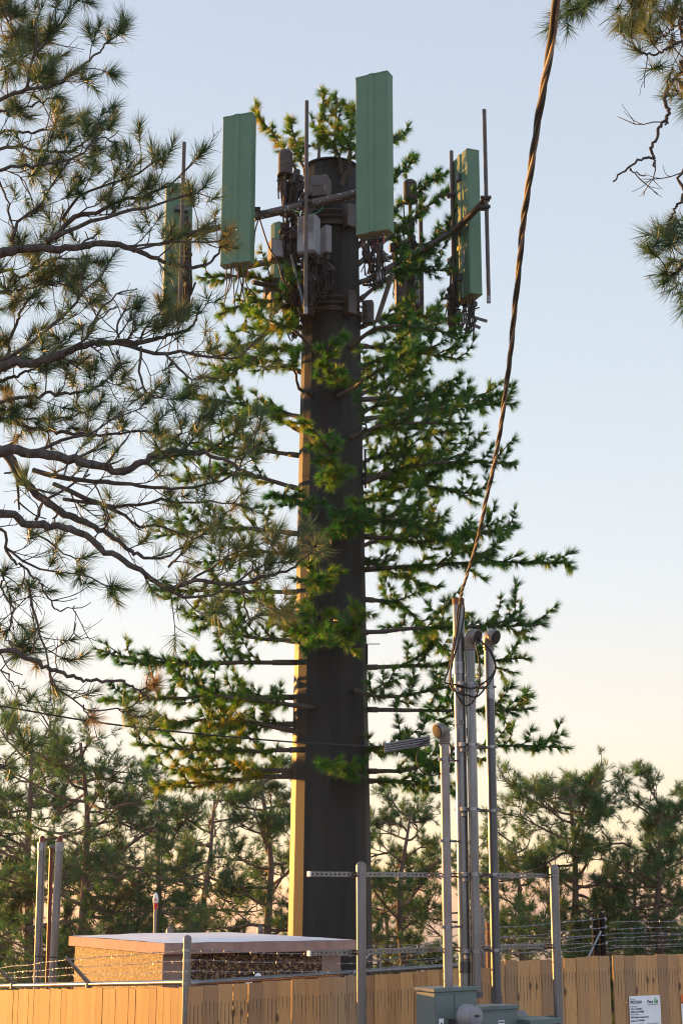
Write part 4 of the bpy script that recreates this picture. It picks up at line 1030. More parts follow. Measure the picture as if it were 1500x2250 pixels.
A4 = antenna(396, 405, 692, 57, DT + 1.2, R(-14), .19, 'green panel antenna farthest left, half hidden by real pine twigs', ncab=4, tape=False)
# antenna seen from its back at far right
A3 = antenna(1009, 343, 655, 27, DT + .5, R(69), .21, 'green panel antenna at far right with sun streaks on its back', ncab=6, tape=False)
e, c, n, s_, w, z0, z1 = A3
m = MB()
for f in (.84, .46, .14): q = c + Vector((0, 0, (z1 - z0) * f)) + n * .03; m.box(q, (.10, .06, .12), R(-69), bev=.008)
m.build_each('tilt_bracket', M['steel_dark'], e)
m = MB(); m.box(c + Vector((0, 0, (z1 - z0) * .36)) + n * .012 - s_ * .1, (.06, .004, .06), R(-69)); m.box(c + Vector((0, 0, (z1 - z0) * .12)) + n * .012 - s_ * .06, (.09, .004, .05), R(-69)); m.build_each('yellow_tag', M['yellow'], e)
m = MB(); m.box(c + Vector((0, 0, (z1 - z0) * .27)) + n * .012 + s_ * .1, (.06, .004, .2), R(-69)); m.build('label_sheet', M['lightgrey'], e)
e, c, n, s_, w, z0, z1 = A4
m = MB()
for f in (.80, .18): q = c + Vector((0, 0, (z1 - z0) * f)) + n * .05 + s_ * .03; m.box(q, (.22, .1, .09), R(14), bev=.008)
m.build_each('tilt_bracket', M['steel_dark'], e)
m = MB(); m.box(c + Vector((0, 0, (z1 - z0) * .15)) + n * .012 + s_ * .04, (.14, .004, .07), R(14)); m.build_each('yellow_tag', M['yellow'], e)
A5 = antenna(603, 492, 640, 20, DT + 1.9, R(50), .18, 'sliver of a green panel antenna behind the dark gear left of the mast', ncab=2, tape=False)
A6 = antenna(888, 600, 790, 24, DT + 1.6, R(60), .20, 'foot of a green panel antenna showing sunlit through boughs right of the mast', ncab=4, tape=False)

# mounting pipes
def mpipe(px0, y0, px1, y1, D0, D1, r, parent, name='mounting_pipe', mtl='brown', white_end=True):
    a, b_ = P(px0, y0, D0), P(px1, y1, D1); m = MB(); m.tube([a, b_], r, 14); o = m.build(name, M[mtl], parent, smooth='auto')
    if white_end: d = (b_ - a).normalized(); m = MB(); m.tube([b_ - d * .09, b_ + d * .001], r * 1.03, 14); m.build('bare_pipe_end', M['lightgrey'], o, smooth='auto')
    return o
def vmast(px, y0, y1, D, r, parent, mtl='brown'):
    a = P(px, y0, D); b_ = Vector((a.x, a.y, P(PX(Vector((a.x, a.y, a.z - 2))), y1, D).z)); m = MB(); m.tube([a, b_], r, 14); o = m.build('mounting_pipe', M[mtl], parent, smooth='auto')
    m = MB(); m.tube([b_ + Vector((0, 0, .1)), b_ - Vector((0, 0, .002))], r * 1.03, 14); m.build('bare_pipe_end', M['lightgrey'], o, smooth='auto'); return a, b_
vmast(674, 222, 690, DT - 1.55, .028, tower, 'brown')
vmast(1063, 241, 665, DT - .3, .030, tower)
vmast(405, 313, 705, DT + .6, .03, tower)
vmast(991, 332, 740, DT + .7, .030, tower)
vmast(923, 408, 700, DT + 1.5, .034, tower)
vmast(831, 420, 615, DT - 1.2, .034, tower)
mpipe(558, 476, 790, 424, DT - 1.35, DT - 1.2, .062, tower, 'mounting_arm', 'chipped', False)
mpipe(1000, 506, 1066, 440, DT + .4, DT - .25, .052, tower, 'mounting_arm', 'brown', False)
mpipe(800, 620, 1010, 500, DT + .3, DT + .7, .05, tower, 'mounting_arm', 'brown', False)
mpipe(520, 590, 660, 560, DT + .6, DT, .05, tower, 'mounting_arm', 'brown', False)
mpipe(400, 520, 560, 480, DT + .8, DT + .3, .05, tower, 'mounting_arm', 'brown', False)
mpipe(555, 620, 650, 640, DT - .8, DT - .4, .035, tower, 'mounting_arm', 'brown', False)
mpipe(840, 628, 798, 626, DT - .6, DT - .3, .018, tower, 'stay_rod', 'brown', False)
mpipe(862, 600, 828, 705, DT - .7, DT - .3, .035, tower, 'stay_rod', 'steel', False)
mpipe(636, 610, 660, 690, DT - .9, DT - .6, .032, tower, 'stay_rod', 'steel', False)
mpipe(672, 690, 640, 560, DT - 1.3, DT - 1.1, .02, tower, 'stay_rod', 'steel_dark', False)
m = MB()
for (px, y, D) in ((674, 430, DT - 1.5), (674, 445, DT - 1.5), (1066, 437, DT - .3), (1064, 457, DT - .3), (580, 470, DT - 1.35), (560, 462, DT - 1.35), (831, 530, DT - 1.2), (991, 430, DT + .7), (991, 600, DT + .7)):
    c = P(px, y, D); m.box(c, (.13, .13, .035), 0); m.box(c + Vector((0, -.05, 0)), (.16, .02, .05), 0)
m.build_each('pipe_clamp', M['dark'], tower)
m = MB()
for (x0, y0, x1, y1, D) in ((797, 540, 812, 565, DT - .9), (825, 535, 850, 572, DT - 1.2), (800, 575, 862, 565, DT - .9)):
    m.tube([P(x0, y0, D), P(x1, y1, D)], .035, 4)
m.build('angle_bracket', M['browngrey'], tower)
m = MB(); pa = P(995, 690, DT + .6)
for (x0, y0, x1, y1) in ((1005, 692, 1068, 700), (1010, 706, 1052, 714)):
    a, b_ = P(x0, y0, DT + .5), P(x1, y1, DT + .3); m.box((a + b_) / 2, ((b_ - a).length, .006, .05), 0, M=Matrix.Rotation(-math.atan2(b_.z - a.z, b_.x - a.x), 3, 'Y'))
m.build('cable_bracket', M['browngrey'], tower)

# radio units
def radio(name, xl, xr, yt, yb, D, yaw, depth, mtl, label, fins=True, face=None):
    a = P((xl + xr) / 2, yt, D); zb = P((xl + xr) / 2, yb, D).z; w = (xr - xl) * mpp(yt, D) ; h = a.z - zb; c = Vector((a.x, D, (a.z + zb) / 2))
    e = empty(name, Vector((c.x, c.y, zb)), label, 'radio unit', 'radio units on the mast head')
    n = Vector((math.sin(yaw), -math.cos(yaw), 0)); s_ = Vector((math.cos(yaw), math.sin(yaw), 0))
    m = MB(); m.box(c, (w, depth, h), yaw, bev=.012); body = m.build('casing', M[mtl], e)
    if fins:
        m = MB(); nf = 11
        for k in range(nf):
            z_ = c.z + h * (.04 + .40 * k / nf); m.box(Vector((c.x, c.y, z_)) + n * (depth / 2 + .004), (w * .8, .014, h * .014), yaw)
        m.build('cooling_fins', M['midgrey'], e)
        m = MB(); m.box(c + n * (depth / 2 + .006) - Vector((0, 0, h * .26)), (w * .94, .02, h * .42), yaw, bev=.006); m.build('cover_plate', M[mtl], e)
        m = MB()
        for sgn in (-1, 1): m.tube([c + s_ * sgn * w * .4 + n * depth * .52 + Vector((0, 0, h * .02)), c + s_ * sgn * w * .4 + n * (depth * .52 + .03) - Vector((0, 0, h * .03)), c + s_ * sgn * w * .4 + n * depth * .52 - Vector((0, 0, h * .3))], .008, 6)
        m.build('handle', M['lightgrey'], e)
    if face:
        m = MB(); m.box(c + n * (depth / 2 + .004), (w * .86, .01, h * .86), yaw, bev=.004); fp = m.build('face_plate', M[face], e)
        m = MB()
        for i in range(6):
            for j in range(7): m.box(c + n * (depth / 2 + .011) + s_ * w * (-.34 + .136 * i) + Vector((0, 0, h * (-.36 + .12 * j))), (w * .07, .004, h * .035), yaw)
        m.build('face_slots', M['midgrey'], fp)
    m = MB()
    for k in range(5): q = c + s_ * w * (-.35 + .17 * k) - Vector((0, 0, h / 2)); m.tube([q + Vector((0, 0, .004)), q - Vector((0, 0, .05))], .014, 8)
    m.build_each('connector', M['dark'], e)
    return e
radio('radio_unit', 657, 700, 478, 560, DT - 1.15, R(-22), .20, 'lightgrey', 'pale grey radio unit with cooling vents directly behind the front pipe')
radio('radio_unit', 684, 724, 392, 440, DT - .75, R(-15), .25, 'browngrey', 'dark brown radio unit bolted high against the mast under its rim')
radio('radio_unit', 706, 722, 500, 560, DT - .72, R(30), .22, 'midgrey', 'narrow grey radio unit seen edge on right of the pale one', fins=False)
radio('radio_unit', 592, 622, 530, 572, DT - .9, R(20), .20, 'browngrey', 'boxy unit with pale dotted face left of the mast', fins=False, face='lightgrey')
radio('radio_unit', 580, 612, 615, 655, DT - .2, R(10), .25, 'browngrey', 'upper brown box hanging below the dotted unit', fins=False)
radio('radio_unit', 590, 614, 645, 680, DT - .5, R(20), .22, 'browngrey', 'lower brown box half sunk in the left boughs', fins=True)
radio('radio_unit', 868, 892, 610, 668, DT + .4, R(5), .2, 'browngrey', 'brown box right of the mast above the sunlit boughs', fins=False)
radio('radio_unit', 905, 920, 620, 672, DT + 1.0, R(5), .2, 'midgrey', 'slim grey box beside the far right hand pipe', fins=False)
def canister(px, yt, yb, w, D, label):
    t = P(px, yt, D); zb = P(px, yb, D).z; r = w / 2 * mpp(yt, D); e = empty('canister_antenna', Vector((t.x, D, zb)), label, 'antenna', 'ribbed canister antennas')
    prof = [(r * .96, 0)]; n = 13; h = t.z - zb
    for k in range(n): z = h * .9 * k / n; prof += [(r * .96, z + .002), (r * 1.02, z + h * .02), (r * 1.02, z + h * .045), (r * .96, z + h * .06)]
    prof += [(r * .93, h * .92), (r * .75, h * .985), (r * .3, h * 1.0)]
    m = MB(); m.lathe((t.x, D, zb), prof, 24); m.build('ribbed_shell', M['browngrey'], e, smooth='auto')
    m = MB(); m.lathe((t.x, D, zb - .03), [(r * 1.15, 0), (r * 1.2, .01), (r * 1.05, .03)], 24); m.tube([Vector((t.x, D, zb - .02)), Vector((t.x, D, zb - .5))], .03, 8)
    for a in range(4): m.tube([Vector((t.x + r * math.cos(a * 1.57), D + r * math.sin(a * 1.57), zb)), Vector((t.x + r * .9 * math.cos(a * 1.57), D + r * math.sin(a * 1.57), zb - .38))], .012, 6)
    m.build('base_bracket', M['dark'], e)
canister(627, 331, 383, 31, DT - 1.0, 'ribbed dark canister standing left of the mast rim')
canister(900, 397, 440, 29, DT + .8, 'ribbed dark canister among boughs right of the tall antenna')
# clutter: connectors, splitters and hanging cable bundles, left cluster and right cluster
def clutter(cx, cy, w, h, D, seed, n, label, name='cable_bundle'):
    rn = random.Random(seed); c0 = P(cx, cy, D); e = empty(name, c0, label, 'cables', 'cable bundles on the mast head')
    bx = MB(); cb = MB(); st_ = MB()
    for k in range(n):
        x, y, d = cx + rn.uniform(-w, w), cy + rn.uniform(-h, h), D + rn.uniform(-.25, .25)
        c = P(x, y, d)
        if k % 2 == 0: bx.box(c, (rn.uniform(.03, .10), rn.uniform(.04, .1), rn.uniform(.04, .14)), rn.uniform(0, 3), bev=.006)
        elif k % 5 == 1: bx.tube([c, c + Vector((rn.uniform(-.05, .05), 0, -.12))], .022, 8)
        else: st_.tube([c, c + Vector((rn.uniform(-.1, .1), rn.uniform(-.05, .05), rn.uniform(-.15, .1)))], .012, 6)
        x2 = cx + rn.uniform(-w * .6, w * .9); y2 = cy + h + rn.uniform(10, 60)
        cb.tube(curve_pts([c, P((x + x2) / 2 + rn.uniform(-8, 8), (y + y2) / 2 + 20, d), P(x2, y2, d + .05), P(x2 + rn.uniform(-12, 16), y2 - rn.uniform(15, 45), d + .1)], 10), rn.uniform(.007, .012), 5)
    bx.build('junction_block', M['dark'], e); cb.build('cable', M['black'], e, smooth=True); st_.build('metal_fitting', M['steel_dark'], e)
clutter(640, 405, 24, 28, DT - .8, 1, 59, 'tangle of fittings under the ribbed canister left of the mast')
clutter(636, 520, 18, 55, DT - .8, 2, 67, 'cables hanging beside the pale grey radio unit')
clutter(660, 590, 40, 30, DT - .9, 3, 60, 'drooping cable loops below the pale grey radio unit')
clutter(700, 580, 22, 20, DT - .8, 7, 26, 'short cable tails in front of the mast under the narrow grey unit')
clutter(822, 550, 24, 26, DT - 1.0, 4, 24, 'cable tails below the tallest antenna')
clutter(890, 560, 28, 70, DT + .9, 5, 65, 'dark cables hanging among boughs right of the mast')
clutter(992, 620, 10, 60, DT + .6, 6, 26, 'cables strapped down the pipe behind the far right antenna')
clutter(1020, 680, 22, 14, DT + .5, 8, 14, 'cable loops at the foot of the far right antenna')
clutter(410, 560, 10, 80, DT + .9, 9, 22, 'cables behind the pipe of the farthest left antenna')
clutter(640, 660, 16, 30, DT - .5, 10, 26, 'cables and fittings above the lower collar left of the mast')
bl = empty('hanging_cable', P(575, 500, DT - 1.4), 'two long slack cables looping down from the left end of the arm', 'cables')
loop('cable', [P(570, 480, DT - 1.4), P(590, 540, DT - 1.4), P(612, 580, DT - 1.4), P(622, 615, DT - 1.35), P(650, 640, DT - 1.2), P(690, 620, DT - 1.2)], .011, bl)
loop('cable', [P(568, 480, DT - 1.4), P(560, 510, DT - 1.4), P(557, 540, DT - 1.3), P(545, 555, DT - 1.2)], .010, bl)
loop('ground_wire', [P(640, 460, DT - 1.4), P(672, 470, DT - 1.5), P(695, 468, DT - 1.2), P(710, 455, DT - 1.0)], .006, bl, 'wire_green')
m = MB()

# ------------------------------------------------------------------ real pines
def ponder_twig(w, N_, p, d, L, r, seed_rn, leaf=1.0, tint=.35, depth=0, nw=.0042, nl=.132, nn=88, lift=.35):
    rn = seed_rn; d = d / np.linalg.norm(d)
    n = 5; pts = [p]; dd = d.copy()
    for i in range(n):
        dd = dd + rn.normal(0, .16, 3) + np.array([0, 0, lift * .28]); dd /= np.linalg.norm(dd); pts.append(pts[-1] + dd * L / n)
    w.tube(pts, np.linspace(r, r * .55, n + 1), 5, jit=.12)
    if depth < 1 and L > .15:
        for k in (2, 3, 4):
            if rn.random() < .8:
                v = dd + rn.normal(0, .65, 3); ponder_twig(w, N_, pts[k], v, L * rn.uniform(.35, .6), r * .6, rn, leaf, tint, depth + 1, nw, nl, nn, lift)
    if rn.random() < leaf:
        e = pts[-1]; s = pts[-1] - dd * min(.09, L * .6)
        tt = np.clip(tint + rn.normal(0, .13), 0, 1) if rn.random() > .02 else .8
        N_.brush(s, e, int(nn * rn.uniform(.6, 1.1)), nl * rn.uniform(.75, 1.1), 8, 105, nw, tt)
LP = empty('pine_tree', (-4.6, 9.6, ground_z(-4.6, 9.6)), 'nearest pine, its long crooked boughs reaching in from the left edge', 'tree')
def trunk_at(z): return Vector((-4.6 + .02 * z, 9.6 + .06 * math.sin(z * .5), z))
m = MB(); m.tube([trunk_at(z) for z in np.linspace(-.5, 10.5, 24)], np.linspace(.26, .09, 24), 14, jit=.06); m.build('trunk', M['bark'], LP, smooth=True)
def bough(tree, tz, pts, r0, r1, D=9.0, seed=0, den=1.0, leaf=.82, tw=1.0, dD=0.0, from_trunk=True, tint=.35, start=.0, end_tuft=True, lift=.35, nn=100):
    """pts: pixel polyline; D at start, D+dD at the tip"""
    rn = np.random.default_rng(seed + 100); k = len(pts)
    q = [P(x, y, D + dD * i / (k - 1)) for i, (x, y) in enumerate(pts)]
    rr = list(np.linspace(r0, r1, k)); off = 0.0
    if from_trunk:
        z = q[0].z - .35; t0 = trunk_at(z) if tree is LP else trunk_r(z); q = [t0, (t0 + q[0]) / 2 + Vector((0, 0, -.06))] + q; rr = [r0 * 1.5, r0 * 1.2] + rr; off = (q[2] - q[0]).length
    Ltot = sum((q[i + 1] - q[i]).length for i in range(len(q) - 1)); n = max(10, int(Ltot / .07))
    c = np.array(curve_pts(q, n)); c += rn.normal(0, .006, c.shape)
    rad = np.interp(np.linspace(0, 1, n), np.linspace(0, 1, len(rr)), rr) * .82
    w = MB(); w.tube(c, rad, 9, jit=.10); N_ = Needles()
    seg = np.linalg.norm(np.diff(c, axis=0), axis=1); cum = np.concatenate([[0], np.cumsum(seg)])
    s = max(off, 0) + start * (cum[-1] - off) + rn.uniform(0, .1)
    any_n = False
    while s < cum[-1] - .03:
        i = min(np.searchsorted(cum, s), n - 1); d = c[i] - c[i - 1]; d /= np.linalg.norm(d)
        sd = rn.normal(size=3); sd[1] *= .75; sd -= d * sd.dot(d); sd /= np.linalg.norm(sd)
        f = (s - off) / max(cum[-1] - off, .1)
        v = d * rn.uniform(.5, 1.1) + sd * .85 + np.array([0, 0, .25]); L = tw * rn.uniform(.12, .34) * (1.1 - .45 * f)
        ponder_twig(w, N_, c[i], v, L, max(.004, rad[i] * .38), rn, leaf, tint, 0, lift=lift, nn=nn)
        if rn.random() < .55 and den > .1:
            sd2 = rn.normal(size=3); sd2 -= d * sd2.dot(d); sd2 /= np.linalg.norm(sd2)
            ponder_twig(w, N_, c[i], d * rn.uniform(.3, 1.0) + sd2, tw * rn.uniform(.12, .30), max(.0035, rad[i] * .3), rn, leaf * .3, tint, 0, lift=lift * .4, nn=nn)
        s += rn.uniform(.09, .18) / den
    if end_tuft: N_.brush(c[-2] - (c[-1] - c[-2]) * .8, c[-1], int(nn * 1.3), .14, 8, 105, .0036, tint)
    o = w.build('bough', M['bark'], tree, smooth=True)
    if N_.b: N_.build('needles', M['needle_near'], o)
def z5(*a): return [(x / 2.5, y / 2.5) for x, y in a]
def z6(*a): return [(x / 2.143, y / 2.143 + 900) for x, y in a]
B = [
 # upper boughs (zoom 2.5)
 (z5((-60, 570), (150, 500), (290, 470), (420, 390), (550, 280), (600, 215)), .016, .005, dict(den=1.1, D=8.6, tw=.9)),
 (z5((150, 485), (160, 380), (230, 250), (340, 120), (380, 30)), .011, .005, dict(from_trunk=False, den=1.3, D=8.6)),
 (z5((-60, 645), (120, 595), (250, 550), (330, 530)), .011, .004, dict(den=1.2, D=8.9)),
 (z5((-60, 745), (180, 730), (390, 680)), .012, .005, dict(den=1.4, D=9.2)),
 (z5((-60, 830), (200, 825), (380, 830), (500, 760), (620, 690)), .013, .005, dict(den=1.3, D=9.0)),
 (z5((-60, 950), (200, 910), (350, 880), (450, 840), (560, 760), (640, 800)), .013, .005, dict(den=1.2, D=8.7)),
 (z5((-60, 90), (20, 60), (60, -40)), .012, .006, dict(den=2.2, D=8.8)),
 (z5((-60, 330), (60, 250), (60, 150), (0, 40)), .012, .006, dict(den=2.2, D=9.0)),
 (z5((-60, 400), (100, 330), (200, 250)), .010, .005, dict(den=2.2, D=9.2)),
 (z5((60, 1330), (100, 1210), (230, 1130), (260, 1040), (370, 890)), .013, .005, dict(from_trunk=False, den=.8, leaf=.6, D=9.0)),
 (z5((-60, 1410), (100, 1370), (240, 1365), (400, 1365), (600, 1330), (740, 1375), (900, 1440), (1060, 1470), (1170, 1430), (1220, 1340)), .036, .007, dict(den=.55, leaf=.55, D=9.0, start=.35, tw=.9, tint=.5)),
 (z5((250, 1330), (330, 1270), (420, 1190), (560, 1160), (750, 1080), (850, 1060), (980, 980), (1080, 860)), .022, .004, dict(from_trunk=False, den=.9, leaf=.7, D=9.0, end_tuft=False)),
 (z5((300, 1310), (420, 1260), (560, 1200), (700, 1160), (820, 1140), (940, 1100), (1090, 1045), (1140, 990)), .018, .005, dict(from_trunk=False, den=.8, leaf=.75, D=8.9, start=.2)),
 (z5((340, 1210), (430, 1080), (560, 1030), (700, 980), (830, 900), (900, 870)), .012, .005, dict(from_trunk=False, den=1.2, D=9.1)),
 (z5((700, 1360), (840, 1340), (1000, 1330), (1180, 1330), (1240, 1290)), .010, .005, dict(from_trunk=False, den=.9, D=8.9, tint=.6, start=.2)),
 (z5((740, 1375), (900, 1330), (1050, 1290), (1150, 1230)), .009, .005, dict(from_trunk=False, den=1.0, D=9.0, tint=.4)),
 (z5((0, 1000), (30, 1090), (60, 1200), (80, 1330)), .008, .006, dict(from_trunk=False, den=.5, leaf=.3, D=9.2, end_tuft=False)),
 (z5((60, 950), (140, 1000), (180, 1110), (170, 1180)), .005, .004, dict(from_trunk=False, den=.4, leaf=.2, D=9.1, end_tuft=False)),
 (z5((-60, 1500), (120, 1520), (250, 1440), (400, 1420), (480, 1420)), .014, .006, dict(den=1.5, D=9.4, tint=.4)),
 (z5((-60, 1620), (120, 1600), (250, 1560), (400, 1570)), .012, .005, dict(den=1.8, D=9.2, tint=.45)),
 (z5((0, 1990), (150, 1900), (300, 1780), (400, 1680), (480, 1580), (560, 1510), (630, 1390)), .016, .005, dict(den=.9, leaf=.55, D=9.0, from_trunk=False)),
 (z5((-60, 2010), (60, 1850), (120, 1700), (200, 1600), (300, 1500)), .014, .005, dict(den=1.3, D=9.3, tint=.45)),
 (z5((-60, 2040), (200, 1990), (420, 1910), (560, 1880), (760, 1880), (900, 1850), (1050, 1800), (1090, 1700)), .034, .006, dict(den=.8, leaf=.7, D=8.8, start=.1, tint=.4)),
 (z5((560, 1880), (700, 1890), (850, 1940), (1000, 1940), (1200, 1960), (1300, 1970), (1390, 1880)), .018, .005, dict(from_trunk=False, den=.9, leaf=.75, D=8.8, tint=.45)),
 (z5((470, 1850), (540, 1720), (640, 1620), (750, 1590)), .010, .004, dict(from_trunk=False, den=.5, leaf=.05, D=8.8, end_tuft=False)),
 (z5((480, 1840), (560, 1740), (640, 1680)), .008, .004, dict(from_trunk=False, den=.5, leaf=.05, D=8.9, end_tuft=False)),
 (z5((640, 1920), (680, 2030), (745, 2100)), .007, .004, dict(from_trunk=False, den=.5, leaf=.0, D=8.8, end_tuft=False)),
 (z5((650, 1850), (650, 1760), (700, 1700), (750, 1690)), .009, .005, dict(from_trunk=False, den=1.2, D=8.7)),
 (z5((760, 1900), (800, 1800), (870, 1720), (900, 1650)), .008, .005, dict(from_trunk=False, den=1.4, D=8.8)),
 (z5((780, 1900), (770, 2050), (800, 2150), (870, 2190), (900, 2130)), .011, .005, dict(from_trunk=False, den=1.0, leaf=.7, D=8.8)),
 (z5((900, 1940), (980, 2020), (1060, 2080), (1180, 2080)), .010, .005, dict(from_trunk=False, den=1.0, leaf=.75, D=8.7, tint=.4)),
 (z5((-60, 2230), (250, 2170), (450, 2150), (600, 2080), (640, 2020)), .014, .005, dict(den=1.2, D=9.0)),
 (z5((-60, 2110), (100, 2060), (250, 2000), (330, 1900)), .014, .005, dict(den=1.2, D=9.3)),
 # middle tangle (zoom 2.143, y+900)
 (z6((-80, 205), (150, 205), (300, 230), (450, 260), (570, 290), (680, 240), (780, 195), (900, 200), (1050, 235), (1140, 280), (1240, 320)), .040, .006, dict(den=.65, leaf=.65, D=8.6, start=.25, end_tuft=False)),
 (z6((-80, 190), (100, 330), (200, 420), (330, 500), (460, 560), (560, 620), (640, 680), (750, 700), (880, 640)), .036, .006, dict(den=.55, leaf=.5, D=8.8, start=.15, tint=.45)),
 (z6((-80, 500), (130, 540), (260, 545), (380, 580), (480, 650), (600, 720), (700, 790), (790, 840), (900, 810), (1050, 820), (1200, 800), (1340, 760), (1440, 700), (1500, 620)), .030, .005, dict(den=.8, leaf=.7, D=8.5, start=.45, tint=.55)),
 (z6((740, 820), (870, 880), (1000, 870), (1120, 800), (1240, 740), (1380, 720)), .012, .005, dict(from_trunk=False, den=1.3, leaf=.85, D=8.5, tint=.45)),
 (z6((900, 810), (1000, 740), (1100, 680), (1180, 640)), .009, .005, dict(from_trunk=False, den=1.5, leaf=.9, D=8.6, tint=.55)),
 (z6((790, 740), (850, 680), (900, 620), (960, 590)), .009, .005, dict(from_trunk=False, den=1.5, leaf=.85, D=8.7, tint=.55)),
 (z6((1140, 830), (1150, 920), (1180, 990), (1230, 960)), .008, .005, dict(from_trunk=False, den=1.0, leaf=.8, D=8.5, tint=.55)),
 (z6((150, 290), (350, 330), (480, 340), (620, 350), (740, 370), (850, 375), (1000, 345), (1110, 290), (1160, 150)), .020, .005, dict(from_trunk=False, den=.8, leaf=.65, D=8.8)),
 (z6((260, 350), (420, 430), (560, 480), (640, 540), (760, 560), (900, 600)), .018, .006, dict(from_trunk=False, den=.8, leaf=.45, D=9.0, tint=.45)),
 (z6((300, 420), (500, 450), (640, 450), (760, 430), (900, 440), (1030, 440), (1150, 450)), .014, .005, dict(from_trunk=False, den=.9, leaf=.6, D=9.0)),
 (z6((150, 205), (300, 140), (420, 110), (560, 30), (690, -10)), .013, .004, dict(from_trunk=False, den=.8, leaf=.45, D=8.8, end_tuft=False)),
 (z6((-80, 60), (150, 90), (330, 110), (480, 120), (640, 100), (740, 110)), .018, .005, dict(den=1.2, leaf=.7, D=9.1, tint=.45)),
 (z6((-80, 20), (100, 40), (300, 40), (420, 0)), .014, .005, dict(den=1.4, leaf=.8, D=9.3, tint=.45)),
 (z6((680, 240), (760, 180), (840, 130), (860, 60)), .010, .005, dict(from_trunk=False, den=1.6, D=8.6)),
 (z6((830, 200), (930, 140), (960, 70), (1010, 30)), .010, .005, dict(from_trunk=False, den=1.6, D=8.7)),
 (z6((950, 210), (1050, 150), (1120, 90)), .009, .005, dict(from_trunk=False, den=1.8, D=8.8)),
 (z6((1100, 250), (1180, 200), (1230, 150)), .008, .005, dict(from_trunk=False, den=1.6, D=8.6)),
 (z6((180, 520), (200, 450), (320, 370), (420, 300)), .012, .006, dict(from_trunk=False, den=.5, leaf=.3, D=8.5, end_tuft=False)),
 (z6((-80, 560), (40, 680), (130, 760), (200, 830), (260, 940), (350, 930)), .012, .004, dict(den=.9, leaf=.25, D=8.9, end_tuft=False)),
 (z6((20, 650), (100, 700), (240, 770), (400, 780), (500, 830), (580, 845)), .009, .004, dict(from_trunk=False, den=.9, leaf=.45, D=8.9)),
 (z6((130, 560), (260, 640), (330, 700), (430, 690)), .008, .004, dict(from_trunk=False, den=1.0, leaf=.5, D=9.0)),
 (z6((120, 800), (160, 950), (200, 1100), (240, 1250), (260, 1330)), .010, .004, dict(from_trunk=False, den=1.0, leaf=.4, D=9.0)),
 (z6((-80, 750), (10, 850), (60, 950), (30, 1080), (120, 1130)), .010, .004, dict(den=1.4, leaf=.6, D=9.0, tint=.2)),
 (z6((-80, 1150), (120, 1170), (230, 1220), (350, 1260), (450, 1280), (560, 1280), (640, 1320), (700, 1350)), .017, .007, dict(den=.25, leaf=.1, D=8.7, end_tuft=False)),
 (z6((120, 1165), (240, 1130), (330, 1080), (365, 1010)), .006, .003, dict(from_trunk=False, den=.3, leaf=.0, D=8.7, end_tuft=False)),
 (z6((230, 1220), (270, 1310), (380, 1400), (450, 1420), (560, 1400), (620, 1430)), .007, .004, dict(from_trunk=False, den=1.2, leaf=.45, D=8.8, tint=.55)),
 (z6((-80, 1240), (60, 1290), (130, 1330), (200, 1380)), .006, .003, dict(den=.6, leaf=.2, D=9.0, end_tuft=False)),
 (z6((-80, 1700), (0, 1680), (60, 1620), (110, 1560)), .006, .004, dict(den=.8, leaf=.6, D=9.0)),
 (z6((660, 1330), (700, 1300), (730, 1290)), .007, .004, dict(from_trunk=False, den=.8, leaf=.6, D=8.7, tint=.95, tw=.6)),
 (z6((380, 1400), (420, 1440), (430, 1450)), .006, .004, dict(from_trunk=False, den=.8, leaf=.5, D=8.8, tint=.9, tw=.6)),
]
for i, (pts, r0, r1, kw) in enumerate(B):
    if pts[-1][0] > 370 and pts[-1][1] > 560: kw['leaf'] = kw.get('leaf', .82) * .78; kw['nn'] = 76
    bough(LP, None, pts, r0, r1, seed=i * 7, **kw)

